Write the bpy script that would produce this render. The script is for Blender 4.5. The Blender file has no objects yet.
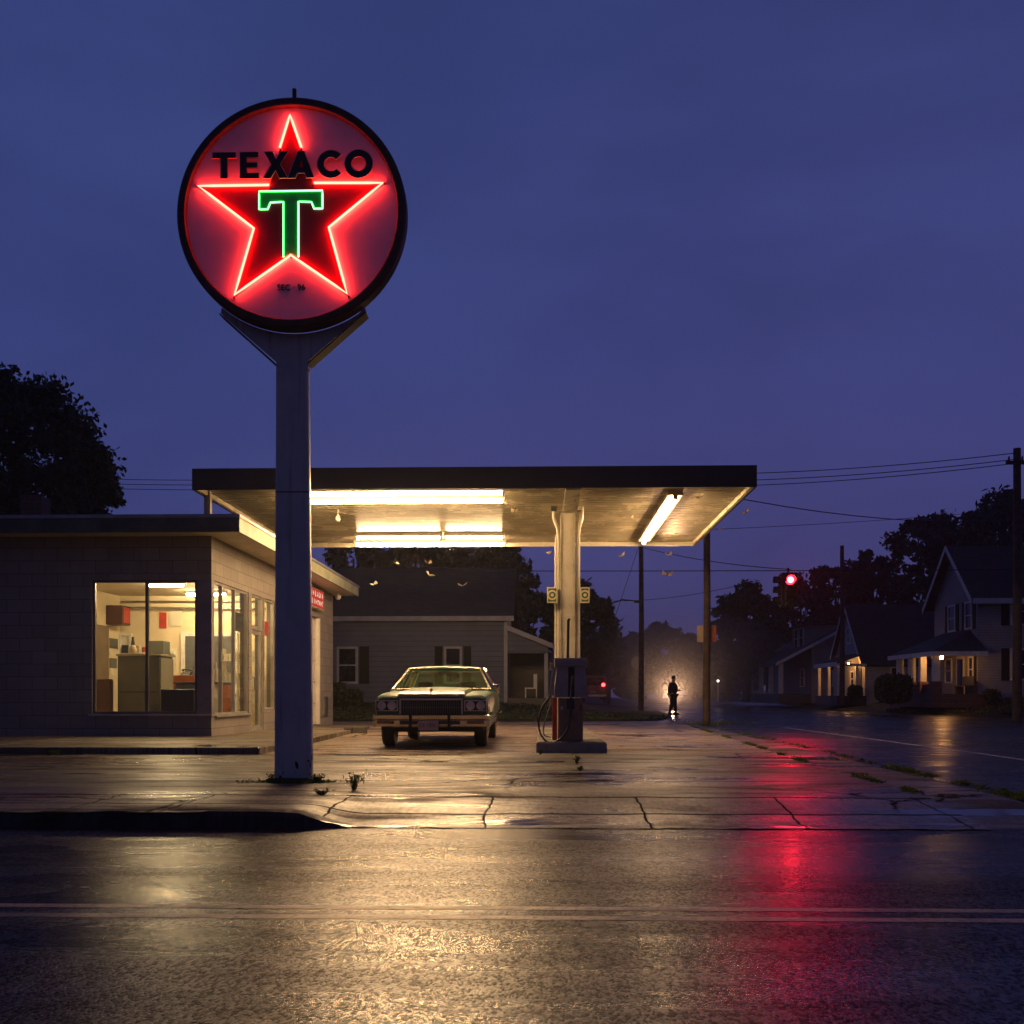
import bpy, bmesh, math, random
import numpy as np
from mathutils import Vector, Matrix

random.seed(11)
RNG = np.random.default_rng(5)
sc = bpy.context.scene
COL = sc.collection
R = math.radians
F = 1024.0
CAM_H = 0.9
TH = math.atan(28 / 1024)          # the camera looks a little left of the street axis


def P(px, py, Y):
    """surveying aid: the world point seen at a photo position, at street depth Y"""
    u = (px - 512) / F
    v = (695 - py) / F
    dx = u * math.cos(TH) - math.sin(TH)
    dy = math.cos(TH) + u * math.sin(TH)
    t = Y / dy
    return Vector((dx * t, Y, CAM_H + v * t))


# ------------------------------------------------------------------ mesh builder
class MB:
    def __init__(self):
        self.v = []
        self.f = []

    def add(self, vs, fs):
        o = len(self.v)
        self.v += [tuple(p) for p in vs]
        self.f += [tuple(i + o for i in f) for f in fs]
        return self

    def box(self, x0, x1, y0, y1, z0, z1, bev=0.0):
        if bev > 0:
            bm = bmesh.new()
            bmesh.ops.create_cube(bm, size=1)
            for w in bm.verts:
                w.co = Vector((x0 + (w.co.x + .5) * (x1 - x0), y0 + (w.co.y + .5) * (y1 - y0), z0 + (w.co.z + .5) * (z1 - z0)))
            bmesh.ops.bevel(bm, geom=list(bm.edges), offset=bev, segments=2, affect='EDGES', profile=.5)
            bm.verts.index_update()
            self.add([w.co[:] for w in bm.verts], [[w.index for w in f.verts] for f in bm.faces])
            bm.free()
            return self
        vs = [(x0, y0, z0), (x1, y0, z0), (x1, y1, z0), (x0, y1, z0), (x0, y0, z1), (x1, y0, z1), (x1, y1, z1), (x0, y1, z1)]
        return self.add(vs, [(0, 3, 2, 1), (4, 5, 6, 7), (0, 1, 5, 4), (1, 2, 6, 5), (2, 3, 7, 6), (3, 0, 4, 7)])

    def hexa(self, b, t):
        """eight corners: four below, four above"""
        return self.add(list(b) + list(t), [(0, 3, 2, 1), (4, 5, 6, 7), (0, 1, 5, 4), (1, 2, 6, 5), (2, 3, 7, 6), (3, 0, 4, 7)])

    def tube(self, pts, r, n=8, caps=True):
        pts = [Vector(p) for p in pts]
        m = len(pts)
        rs = r if isinstance(r, (list, tuple)) else [r] * m
        o = len(self.v)
        prev = None
        for i, p in enumerate(pts):
            d = (pts[min(i + 1, m - 1)] - pts[max(i - 1, 0)]).normalized()
            if prev is None:
                a = Vector((0, 0, 1)) if abs(d.z) < .9 else Vector((1, 0, 0))
                s = d.cross(a).normalized()
            else:
                s = (prev - d * prev.dot(d)).normalized()
            prev = s
            q = d.cross(s)
            for k in range(n):
                a = 2 * math.pi * k / n
                self.v.append(tuple(p + (s * math.cos(a) + q * math.sin(a)) * rs[i]))
        for i in range(m - 1):
            for k in range(n):
                k2 = (k + 1) % n
                self.f.append((o + i * n + k, o + i * n + k2, o + (i + 1) * n + k2, o + (i + 1) * n + k))
        if caps:
            self.f.append(tuple(o + k for k in range(n))[::-1])
            self.f.append(tuple(o + (m - 1) * n + k for k in range(n)))
        return self

    def lathe(self, prof, c, axis='z', n=24, cap=True):
        o = len(self.v)
        c = Vector(c)
        for (r, h) in prof:
            for k in range(n):
                a = 2 * math.pi * k / n
                if axis == 'z':
                    p = (r * math.cos(a), r * math.sin(a), h)
                elif axis == 'y':
                    p = (r * math.cos(a), h, r * math.sin(a))
                else:
                    p = (h, r * math.cos(a), r * math.sin(a))
                self.v.append(tuple(c + Vector(p)))
        m = len(prof)
        for i in range(m - 1):
            for k in range(n):
                k2 = (k + 1) % n
                self.f.append((o + i * n + k, o + i * n + k2, o + (i + 1) * n + k2, o + (i + 1) * n + k))
        if cap:
            self.f.append(tuple(o + k for k in range(n)))
            self.f.append(tuple(o + (m - 1) * n + k for k in range(n)))
        return self

    def prism(self, poly, axis, d0, d1):
        """poly in the plane across the axis (x: (y,z), y: (x,z), z: (x,y))"""
        def mp(u, v, w):
            return {'x': (w, u, v), 'y': (u, w, v), 'z': (u, v, w)}[axis]
        n = len(poly)
        vs = [mp(u, v, d0) for u, v in poly] + [mp(u, v, d1) for u, v in poly]
        fs = [tuple(range(n)), tuple(range(2 * n - 1, n - 1, -1))]
        fs += [(i, (i + 1) % n, n + (i + 1) % n, n + i) for i in range(n)]
        return self.add(vs, fs)

    def wall(self, axis, d0, d1, u0, u1, z0, z1, holes=()):
        """a wall with real openings and reveals; axis 'y': runs along x, axis 'x': runs along y"""
        us = sorted({u0, u1, *[h[0] for h in holes], *[h[1] for h in holes]})
        zs = sorted({z0, z1, *[h[2] for h in holes], *[h[3] for h in holes]})
        us = [u for u in us if u0 <= u <= u1]
        zs = [z for z in zs if z0 <= z <= z1]
        def solid(i, j):
            if i < 0 or j < 0 or i >= len(us) - 1 or j >= len(zs) - 1:
                return False
            cu = (us[i] + us[i + 1]) / 2
            cz = (zs[j] + zs[j + 1]) / 2
            return not any(h[0] < cu < h[1] and h[2] < cz < h[3] for h in holes)
        def mp(u, d, z):
            return (u, d, z) if axis == 'y' else (d, u, z)
        for i in range(len(us) - 1):
            for j in range(len(zs) - 1):
                if not solid(i, j):
                    continue
                a, b, c, e = us[i], us[i + 1], zs[j], zs[j + 1]
                self.add([mp(a, d0, c), mp(b, d0, c), mp(b, d0, e), mp(a, d0, e)], [(0, 1, 2, 3)])
                self.add([mp(a, d1, c), mp(b, d1, c), mp(b, d1, e), mp(a, d1, e)], [(3, 2, 1, 0)])
                if not solid(i - 1, j):
                    self.add([mp(a, d0, c), mp(a, d1, c), mp(a, d1, e), mp(a, d0, e)], [(0, 1, 2, 3)])
                if not solid(i + 1, j):
                    self.add([mp(b, d0, c), mp(b, d1, c), mp(b, d1, e), mp(b, d0, e)], [(0, 1, 2, 3)])
                if not solid(i, j - 1):
                    self.add([mp(a, d0, c), mp(b, d0, c), mp(b, d1, c), mp(a, d1, c)], [(0, 1, 2, 3)])
                if not solid(i, j + 1):
                    self.add([mp(a, d0, e), mp(b, d0, e), mp(b, d1, e), mp(a, d1, e)], [(0, 1, 2, 3)])
        return self

    def frame(self, axis, d0, d1, u0, u1, z0, z1, w):
        """a rectangular ring in a wall plane, members butted"""
        def bx(a, b, c, e):
            if axis == 'y':
                self.box(a, b, d0, d1, c, e)
            else:
                self.box(d0, d1, a, b, c, e)
        bx(u0, u1, z0, z0 + w)
        bx(u0, u1, z1 - w, z1)
        bx(u0, u0 + w, z0 + w, z1 - w)
        bx(u1 - w, u1, z0 + w, z1 - w)
        return self

    def loft(self, secs, close=True):
        o = len(self.v)
        n = len(secs[0])
        for s in secs:
            self.v += [tuple(p) for p in s]
        for i in range(len(secs) - 1):
            for k in range(n):
                k2 = (k + 1) % n
                self.f.append((o + i * n + k, o + i * n + k2, o + (i + 1) * n + k2, o + (i + 1) * n + k))
        if close:
            self.f.append(tuple(o + k for k in range(n)))
            self.f.append(tuple(o + (len(secs) - 1) * n + k for k in range(n)))
        return self

    def islands(self):
        par = list(range(len(self.v)))
        key = {}
        def find(i):
            while par[i] != i:
                par[i] = par[par[i]]
                i = par[i]
            return i
        for i, p in enumerate(self.v):
            k = tuple(round(c, 4) for c in p)
            if k in key:
                par[find(i)] = find(key[k])
            else:
                key[k] = i
        for f in self.f:
            for j in f[1:]:
                par[find(j)] = find(f[0])
        groups = {}
        for f in self.f:
            groups.setdefault(find(f[0]), []).append(f)
        out = []
        for fs in groups.values():
            m = MB()
            used = sorted({i for f in fs for i in f})
            mp = {i: k for k, i in enumerate(used)}
            m.v = [self.v[i] for i in used]
            m.f = [tuple(mp[i] for i in f) for f in fs]
            out.append(m)
        return out

    def build(self, name, mat, parent=None, smooth=None, label=None, origin=None, weld=True):
        if name in SPLIT and parent is not None:
            parts = self.islands()
            if len(parts) > 1:
                objs = [p._build(name, mat, parent, smooth, label, origin, weld) for p in parts]
                return objs[0]
        return self._build(name, mat, parent, smooth, label, origin, weld)

    def _build(self, name, mat, parent=None, smooth=None, label=None, origin=None, weld=True):
        if origin is None:
            origin = BASE.get(parent.name, Vector((0, 0, 0))) if parent else Vector((0, 0, 0))
        origin = Vector(origin)
        me = bpy.data.meshes.new(name)
        arr = [(a - origin.x, b - origin.y, c - origin.z) for a, b, c in self.v]
        me.from_pydata(arr, [], self.f)
        bm = bmesh.new()
        bm.from_mesh(me)
        if weld:
            bmesh.ops.remove_doubles(bm, verts=bm.verts, dist=1e-5)
        bmesh.ops.recalc_face_normals(bm, faces=bm.faces)
        bm.to_mesh(me)
        bm.free()
        o = bpy.data.objects.new(name, me)
        COL.objects.link(o)
        if mat:
            me.materials.append(mat)
        if parent:
            o.parent = parent
            BASE[o.name] = origin
        else:
            o.location = origin
            BASE[o.name] = origin
        if smooth is not None:
            me.shade_smooth()
            me.set_sharp_from_angle(angle=R(smooth))
        if label:
            o['label'] = label
        return o


BASE = {}
SPLIT = {'flange', 'lamp_holder', 'insulator', 'rivet', 'tube_holder', 'letter_edge', 'leg', 'shelf', 'side_panel', 'packets', 'trim', 'sill',
         'door_jamb', 'barge_board', 'fascia', 'edge_lip', 'column_flange', 'bumper_slot', 'bumper_guard', 'tail_light', 'wiper', 'conduit', 'coping', 'lettering'}


def thing(name, loc, label, cat, group=None):
    o = bpy.data.objects.new(name, None)
    o.empty_display_size = .2
    COL.objects.link(o)
    o.location = loc
    BASE[o.name] = Vector(loc)
    tag(o, label, cat, group)
    return o


def tag(o, label, cat, group=None):
    o['label'] = label
    o['category'] = cat
    if group:
        o['group'] = group
    return o


def kind(o, k):
    o['kind'] = k
    return o


def copy_tree(o, parent=None):
    c = o.copy()
    COL.objects.link(c)
    if parent:
        c.parent = parent
    for ch in [x for x in CHILDREN(o)]:
        copy_tree(ch, c)
    return c


def CHILDREN(o):
    return [x for x in bpy.data.objects if x.parent is o]


# ------------------------------------------------------------------ materials
class NT:
    def __init__(self, mat):
        mat.use_nodes = True
        self.t = mat.node_tree
        self.t.nodes.clear()
        self.out = self.t.nodes.new('ShaderNodeOutputMaterial')

    def n(self, typ, ins=None, **kw):
        nd = self.t.nodes.new(typ)
        for k, v in kw.items():
            setattr(nd, k, v)
        for k, v in (ins or {}).items():
            self.set(nd, k, v)
        return nd

    def set(self, nd, k, v):
        if hasattr(v, 'bl_idname') and hasattr(v, 'outputs'):
            v = v.outputs[0]
        if isinstance(v, bpy.types.NodeSocket):
            self.t.links.new(v, nd.inputs[k])
        else:
            s = nd.inputs[k]
            if s.type == 'RGBA' and len(v) == 3:
                v = (*v, 1)
            s.default_value = v

    def math(self, op, a, b=0.0, c=0.0):
        return self.n('ShaderNodeMath', {0: a, 1: b, 2: c}, operation=op).outputs[0]

    def ss(self, x, lo, hi, a=0.0, b=1.0):
        return self.n('ShaderNodeMapRange', {0: x, 1: lo, 2: hi, 3: a, 4: b}, interpolation_type='SMOOTHSTEP').outputs[0]

    def noise(self, vec, scale, detail=4, rough=.55, dist=0.0):
        return self.n('ShaderNodeTexNoise', {'Vector': vec, 'Scale': scale, 'Detail': detail, 'Roughness': rough, 'Distortion': dist}).outputs[0]

    def mix(self, f, a, b, blend='MIX'):
        nd = self.n('ShaderNodeMix', data_type='RGBA', blend_type=blend)
        self.set(nd, 0, f)
        self.set(nd, 6, a)
        self.set(nd, 7, b)
        return nd.outputs[2]

    def coord(self, which='Object'):
        return self.n('ShaderNodeTexCoord').outputs[which]

    def pos(self):
        return self.n('ShaderNodeNewGeometry').outputs['Position']

    def xyz(self, vec):
        return self.n('ShaderNodeSeparateXYZ', {0: vec}).outputs

    def comb(self, x, y, z):
        return self.n('ShaderNodeCombineXYZ', {0: x, 1: y, 2: z}).outputs[0]

    def bump(self, h, strength=.3, dist=.01, normal=None):
        nd = self.n('ShaderNodeBump', {'Height': h, 'Strength': strength, 'Distance': dist})
        if normal is not None:
            self.set(nd, 'Normal', normal)
        return nd.outputs[0]

    def bsdf(self, **kw):
        nd = self.n('ShaderNodeBsdfPrincipled')
        for k, v in kw.items():
            self.set(nd, k.replace('_', ' '), v)
        self.t.links.new(nd.outputs[0], self.out.inputs[0])
        return nd


def M(name, col, rough=.6, metal=0.0, var=.18, scale=2.5, bump=.0, bscale=30, rvar=.1, dirt=0.0, coat=0.0, fine=0.0):
    m = bpy.data.materials.new(name)
    t = NT(m)
    p = t.pos()
    nz = t.noise(p, scale, 5, .6)
    c = t.mix(t.ss(nz, .3, .7), tuple(x * (1 - var) for x in col), tuple(min(1, x * (1 + var)) for x in col))
    if dirt > 0:
        d = t.noise(p, scale * 3.3, 6, .7)
        c = t.mix(t.math('MULTIPLY', t.ss(d, .55, .72), dirt), c, tuple(x * .35 for x in col))
    kw = dict(Base_Color=c, Roughness=t.math('ADD', t.math('MULTIPLY', nz, rvar * 2), rough - rvar), Metallic=metal)
    if coat:
        kw['Coat_Weight'] = coat
        kw['Coat_Roughness'] = .08
    if bump > 0:
        kw['Normal'] = t.bump(t.noise(p, bscale, 5, .65), bump, .01)
    t.bsdf(**kw)
    return m


def emit(name, col, strength):
    m = bpy.data.materials.new(name)
    t = NT(m)
    e = t.n('ShaderNodeEmission', {'Color': col, 'Strength': strength})
    t.t.links.new(e.outputs[0], t.out.inputs[0])
    return m


def pane_mat(name, tint=(.93, .95, .93), boost=1.0, dust=.0):
    m = bpy.data.materials.new(name)
    t = NT(m)
    bk = t.n('ShaderNodeNewGeometry').outputs['Backfacing']
    fr = t.n('ShaderNodeFresnel', {'IOR': t.math('ADD', 1.5, t.math('MULTIPLY', bk, 1 / 1.5 - 1.5))}).outputs[0]
    tr = t.n('ShaderNodeBsdfTransparent', {'Color': tint})
    gl = t.n('ShaderNodeBsdfGlossy', {'Color': (1, 1, 1), 'Roughness': .02})
    mx = t.n('ShaderNodeMixShader', {0: t.math('MINIMUM', t.math('MULTIPLY', fr, boost), 1.0), 1: tr, 2: gl})
    if dust > 0:
        df = t.n('ShaderNodeBsdfDiffuse', {'Color': (.6, .58, .5)})
        mx = t.n('ShaderNodeMixShader', {0: t.math('MULTIPLY', t.noise(t.pos(), 2.2, 5, .7), dust), 1: mx, 2: df})
    t.t.links.new(mx.outputs[0], t.out.inputs[0])
    return m


def block_mat(name, c1, c2, mortar):
    m = bpy.data.materials.new(name)
    t = NT(m)
    p = t.pos()
    x, y, z = t.xyz(p)
    v = t.comb(t.math('ADD', x, y), z, 0.0)
    br = t.n('ShaderNodeTexBrick', {'Vector': v, 'Color1': c1, 'Color2': c2, 'Mortar': mortar, 'Scale': 1.0, 'Mortar Size': .006,
                                    'Mortar Smooth': .3, 'Bias': 0.0, 'Brick Width': .5, 'Row Height': .25})
    nz = t.noise(p, 1.3, 6, .65)
    stain = t.noise(t.comb(t.math('MULTIPLY', t.math('ADD', x, y), 3.0), t.math('MULTIPLY', z, .5), 0.0), 1.0, 5, .6)
    c = t.mix(t.math('MULTIPLY', t.ss(nz, .4, .75), .35), br.outputs[0], tuple(q * .55 for q in c1))
    c = t.mix(t.math('MULTIPLY', t.ss(stain, .55, .8), .35), c, tuple(q * .45 for q in c1))
    h = t.math('ADD', t.math('MULTIPLY', br.outputs[1], -1.0), t.math('MULTIPLY', t.noise(p, 60, 4, .6), .25))
    t.bsdf(Base_Color=c, Roughness=.75, Normal=t.bump(h, .5, .008))
    return m


def siding_mat(name, col, pitch=.13):
    m = bpy.data.materials.new(name)
    t = NT(m)
    p = t.pos()
    x, y, z = t.xyz(p)
    fr = t.math('FRACT', t.math('DIVIDE', z, pitch))
    nz = t.noise(p, 1.7, 5, .6)
    c = t.mix(t.ss(nz, .3, .75), tuple(q * .8 for q in col), col)
    c = t.mix(t.ss(fr, .0, .16, 1.0, 0.0), c, tuple(q * .22 for q in col))
    t.bsdf(Base_Color=c, Roughness=.6, Normal=t.bump(fr, .8, .02))
    return m


def shingle_mat(name, col):
    m = bpy.data.materials.new(name)
    t = NT(m)
    p = t.pos()
    x, y, z = t.xyz(p)
    br = t.n('ShaderNodeTexBrick', {'Vector': t.comb(t.math('ADD', x, y), t.math('MULTIPLY', z, 1.5), 0.0), 'Color1': col,
                                    'Color2': tuple(q * .6 for q in col), 'Mortar': tuple(q * .35 for q in col), 'Scale': 1.0,
                                    'Mortar Size': .01, 'Brick Width': .35, 'Row Height': .2})
    c = t.mix(t.math('MULTIPLY', t.noise(p, .8, 5, .6), .6), br.outputs[0], tuple(q * .7 for q in col))
    t.bsdf(Base_Color=c, Roughness=.8, Normal=t.bump(br.outputs[1], .4, .01))
    return m


def asphalt_mat():
    m = bpy.data.materials.new('wet asphalt')
    t = NT(m)
    p = t.pos()
    x, y, z = t.xyz(p)
    stretched = t.comb(t.math('MULTIPLY', x, .35), y, 0.0)
    big = t.noise(stretched, .55, 5, .6, .4)
    mid = t.noise(stretched, 2.6, 5, .6, .6)
    gp = t.comb(x, t.math('MULTIPLY', y, .5), 0.0)
    vor = t.n('ShaderNodeTexVoronoi', {'Vector': gp, 'Scale': 85.0, 'Randomness': 1.0})
    stone = t.xyz(vor.outputs['Color'])[0]
    agg = t.ss(vor.outputs['Distance'], .15, .6, 1.0, 0.0)
    gr = t.noise(gp, 130, 4, .75)
    coarse = t.noise(gp, 26, 4, .7)
    # stones stand out of the dark binder, the film of water breaks up over them
    grain = t.math('MULTIPLY', t.ss(t.math('ADD', t.math('MULTIPLY', stone, .6), t.math('MULTIPLY', gr, .8)), .45, .95), t.ss(coarse, .3, .62, .35, 1.0))
    c = t.mix(grain, (.007, .007, .008), (.055, .048, .043))
    patch = t.ss(big, .42, .6)
    c = t.mix(t.math('MULTIPLY', patch, .45), c, (.012, .012, .013))
    stain = t.ss(t.noise(stretched, 1.1, 6, .7, .8), .54, .68)
    # cracks and tar seams
    wx = t.math('ADD', x, t.math('MULTIPLY', t.noise(p, .7, 3, .5), 1.2))
    vc = t.n('ShaderNodeTexVoronoi', {'Vector': t.comb(t.math('MULTIPLY', wx, .12), t.math('ADD', t.math('MULTIPLY', y, .3), t.math('MULTIPLY', t.noise(p, 1.8, 4, .6), .35)), 0.0), 'Scale': 1.0}, feature='DISTANCE_TO_EDGE')
    crack = t.ss(vc.outputs[0], .0, .007, 1.0, 0.0)
    crack = t.math('MULTIPLY', crack, .22)
    c = t.mix(crack, c, (.006, .006, .006))
    wet = t.ss(t.math('ADD', big, t.math('MULTIPLY', mid, .7)), .68, 1.02, 0.0, 1.0)
    rough = t.math('ADD', t.math('MULTIPLY', wet, .18), .19)
    damp = t.math('MULTIPLY', t.math('SUBTRACT', 1.0, t.math('MULTIPLY', stain, .72)), t.math('SUBTRACT', 1.0, crack))
    band = t.noise(t.comb(t.math('MULTIPLY', x, .22), t.math('MULTIPLY', y, 1.5), 2.0), 1.0, 5, .62, .5)
    damp = t.math('MULTIPLY', damp, t.ss(band, .38, .6, .38, 1.1))
    gloss = t.math('MULTIPLY', t.math('ADD', t.math('MULTIPLY', grain, .95), .10), damp)
    hb = t.math('ADD', t.math('MULTIPLY', agg, .5), t.math('MULTIPLY', gr, .6))
    n1 = t.bump(mid, .10, .03)
    nm = t.bump(hb, .28, .007, n1)
    t.bsdf(Base_Color=c, Roughness=rough, Normal=nm, Specular_IOR_Level=t.math('MULTIPLY', gloss, .38),
           Coat_Weight=t.math('MULTIPLY', gloss, .22), Coat_Roughness=t.math('ADD', t.math('MULTIPLY', wet, .14), .16), Coat_Normal=n1)
    return m


def concrete_mat(name, col, yl=(), xl=(), xlim=9.2, crack=1.0, rough=.38, joint=.02, slab=0, strip=1.0):
    m = bpy.data.materials.new(name)
    t = NT(m)
    p = t.pos()
    x, y, z = t.xyz(p)
    wob = t.math('MULTIPLY', t.math('SUBTRACT', t.noise(p, 1.6, 4, .6), .5), .16)
    stretched = t.comb(t.math('MULTIPLY', x, .4), y, 0.0)
    big = t.noise(stretched, .5, 6, .6, .5)
    mid = t.noise(stretched, 2.2, 6, .65)
    fine = t.noise(p, 45, 4, .7)
    c = t.mix(t.ss(mid, .3, .7), tuple(q * .62 for q in col), tuple(q * 1.2 for q in col))
    c = t.mix(t.math('MULTIPLY', t.ss(big, .44, .58), .75), c, tuple(q * .33 for q in col))
    streak = t.noise(t.comb(t.math('MULTIPLY', x, .55), t.math('MULTIPLY', y, 2.4), 0.0), 1.3, 6, .7, .8)
    c = t.mix(t.math('MULTIPLY', t.ss(streak, .52, .62), .75), c, tuple(q * .25 for q in col))
    c = t.mix(t.math('MULTIPLY', t.ss(fine, .5, .75), .35), c, tuple(q * .4 for q in col))
    mask = None
    for yy in yl:
        d = t.math('ABSOLUTE', t.math('SUBTRACT', t.math('ADD', y, wob), yy))
        k = t.ss(d, joint * .3, joint, 1.0, 0.0)
        mask = k if mask is None else t.math('MAXIMUM', mask, k)
    if xl:
        lim = t.ss(y, xlim - .01, xlim, 1.0, 0.0)
        for xx in xl:
            d = t.math('ABSOLUTE', t.math('SUBTRACT', t.math('ADD', x, wob), xx))
            k = t.math('MULTIPLY', t.ss(d, .006, .018, 1.0, 0.0), lim)
            mask = k if mask is None else t.math('MAXIMUM', mask, k)
    if crack > 0:
        wv = t.n('ShaderNodeTexNoise', {'Vector': p, 'Scale': 1.1, 'Detail': 5.0, 'Roughness': .65}).outputs[1]
        pv = t.n('ShaderNodeMix', {0: .35, 4: p, 5: wv}, data_type='VECTOR')
        vc = t.n('ShaderNodeTexVoronoi', {'Vector': pv.outputs[1], 'Scale': .42}, feature='DISTANCE_TO_EDGE')
        k = t.math('MULTIPLY', t.ss(vc.outputs[0], .002, .012, 1.0, 0.0), t.ss(t.noise(p, .35, 3, .5), .45, .55))
        k = t.math('MULTIPLY', k, crack)
        mask = k if mask is None else t.math('MAXIMUM', mask, k)
    if mask is not None:
        c = t.mix(t.math('MULTIPLY', mask, .9), c, (.012, .012, .009))
    rg = t.math('ADD', t.ss(t.math('ADD', big, t.math('MULTIPLY', mid, .5)), .55, .95, -.2, .16), rough)
    h = t.math('ADD', t.math('MULTIPLY', mid, .5), t.math('MULTIPLY', fine, .35))
    if mask is not None:
        h = t.math('SUBTRACT', h, t.math('MULTIPLY', mask, .2))
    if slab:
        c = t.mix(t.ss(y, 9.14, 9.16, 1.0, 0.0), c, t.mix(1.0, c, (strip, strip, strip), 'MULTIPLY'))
        c = t.mix(t.ss(y, 15.43, 15.46), c, t.mix(1.0, c, (slab, slab, slab), 'MULTIPLY'))  # slab past the joint, its colour raised further to stand for canopy light
    dry = t.ss(t.noise(t.comb(t.math('MULTIPLY', x, .4), t.math('MULTIPLY', y, 1.5), 4.0), .9, 6, .7, 1.0), .47, .6)
    pud = t.ss(t.noise(t.comb(t.math('MULTIPLY', x, .45), t.math('MULTIPLY', y, 1.3), 9.0), .8, 4, .55, .6), .605, .65)
    gp = t.comb(x, t.math('MULTIPLY', y, .3), 0.0)
    grit = t.ss(t.noise(gp, 26, 5, .8), .36, .62, .35, 1.0)
    c = t.mix(grit, tuple(q * .3 for q in col), c)
    gl = t.math('MULTIPLY', t.math('MULTIPLY', grit, .62), t.math('SUBTRACT', 1.0, t.math('MULTIPLY', dry, .8)))
    gl = t.math('MAXIMUM', gl, t.math('MULTIPLY', pud, .5))
    rg = t.math('MULTIPLY', t.math('ADD', rg, t.math('MULTIPLY', dry, .2)), t.math('SUBTRACT', 1.0, t.math('MULTIPLY', pud, .72)))
    c = t.mix(t.math('MULTIPLY', pud, .6), c, tuple(q * .25 for q in col))
    if mask is not None:
        gl = t.math('MULTIPLY', gl, t.math('SUBTRACT', 1.0, mask))
    t.bsdf(Base_Color=c, Roughness=rg, Normal=t.bump(t.math('MULTIPLY', h, t.math('SUBTRACT', 1.0, t.math('MULTIPLY', pud, .9))), .45, .02), Specular_IOR_Level=gl)
    return m


def grass_mat():
    m = bpy.data.materials.new('lawn turf')
    t = NT(m)
    p = t.pos()
    a = t.noise(p, .5, 5, .6)
    b = t.noise(p, 14, 5, .7)
    c = t.mix(t.ss(a, .35, .65), (.028, .036, .015), (.042, .046, .02))
    c = t.mix(t.ss(b, .4, .7), c, (.018, .026, .011))
    t.bsdf(Base_Color=c, Roughness=.8, Normal=t.bump(b, .9, .08))
    return m


def leaf_mat(name, a, b):
    m = bpy.data.materials.new(name)
    t = NT(m)
    p = t.pos()
    c = t.mix(t.ss(t.noise(p, .9, 4, .6), .35, .65), a, b)
    t.bsdf(Base_Color=c, Roughness=.6)
    return m


m_asphalt = asphalt_mat()
SEAMS = [8.42, 9.15, 15.45, 12.2, 20.5, 10.7]
XJ = [-6.2, -4.7, -3.75, -2.95, -1.72, -.43, .84, 2.05, 3.3]
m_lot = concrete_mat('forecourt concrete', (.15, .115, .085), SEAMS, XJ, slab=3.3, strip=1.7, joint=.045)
m_walk = concrete_mat('pavement concrete', (.17, .14, .11), [10.2, 12.6, 15.0, 17.5, 20, 23], (), rough=.45)
m_slab = concrete_mat('slab concrete', (.25, .21, .155), [], [-5.2, -7.5, -9.8], 99, crack=.4, rough=.5)
m_kerb = concrete_mat('kerb stone', (.10, .09, .08), [], [-10, -7, -4.4], 99, crack=.4, rough=.55)
m_kerbplate = M('stained concrete edge', (.36, .30, .22), .7, dirt=.5, scale=5)
m_island = concrete_mat('island concrete', (.33, .3, .25), [], [], crack=.0, rough=.6)
m_grass = grass_mat()
m_dirt = M('bare earth', (.05, .042, .03), .85, bump=.5)
m_block = block_mat('painted block', (.31, .275, .25), (.26, .23, .21), (.11, .10, .09))
m_inwall = M('cream plaster', (.72, .62, .42), .7, var=.08, scale=1.5)
m_inceil = M('ceiling tile', (.66, .58, .42), .8, var=.1)
m_infloor = M('lino floor', (.3, .25, .18), .4)
m_soffmetal = M('aged soffit metal', (.52, .46, .33), .26, var=.15, scale=1.5, dirt=.45)
m_fascia = M('shade-toned green fascia', (.075, .09, .07), .45, var=.3, dirt=.4)  # front board coloured darker to stand for its shade
m_fascia_side = M('lit-toned green fascia', (.36, .38, .26), .5, var=.25, dirt=.4)  # same fascia coloured paler to stand for canopy light on the side
m_coping = M('metal coping', (.32, .31, .33), .35, metal=.4)
m_soffit = M('eave board', (.62, .55, .44), .6, var=.12, dirt=.3)
m_roof = M('tar roof', (.04, .04, .042), .9)
m_alu = M('aluminium frame', (.5, .48, .44), .35, metal=.5)
m_darkframe = M('dark frame', (.13, .12, .13), .45)
m_post = M('grey painted post', (.22, .2, .22), .5)
m_glass = pane_mat('window glass', boost=.6, dust=.04)
m_glass_dark = M('dark window glass', (.012, .013, .016), .06, var=.1)
m_white = M('white paint', (.72, .69, .63), .5, var=.1, dirt=.25)
m_polewhite = M('weathered white paint', (.56, .52, .50), .45, var=.12, scale=1.2, dirt=.35, bump=.15, bscale=6)
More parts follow.
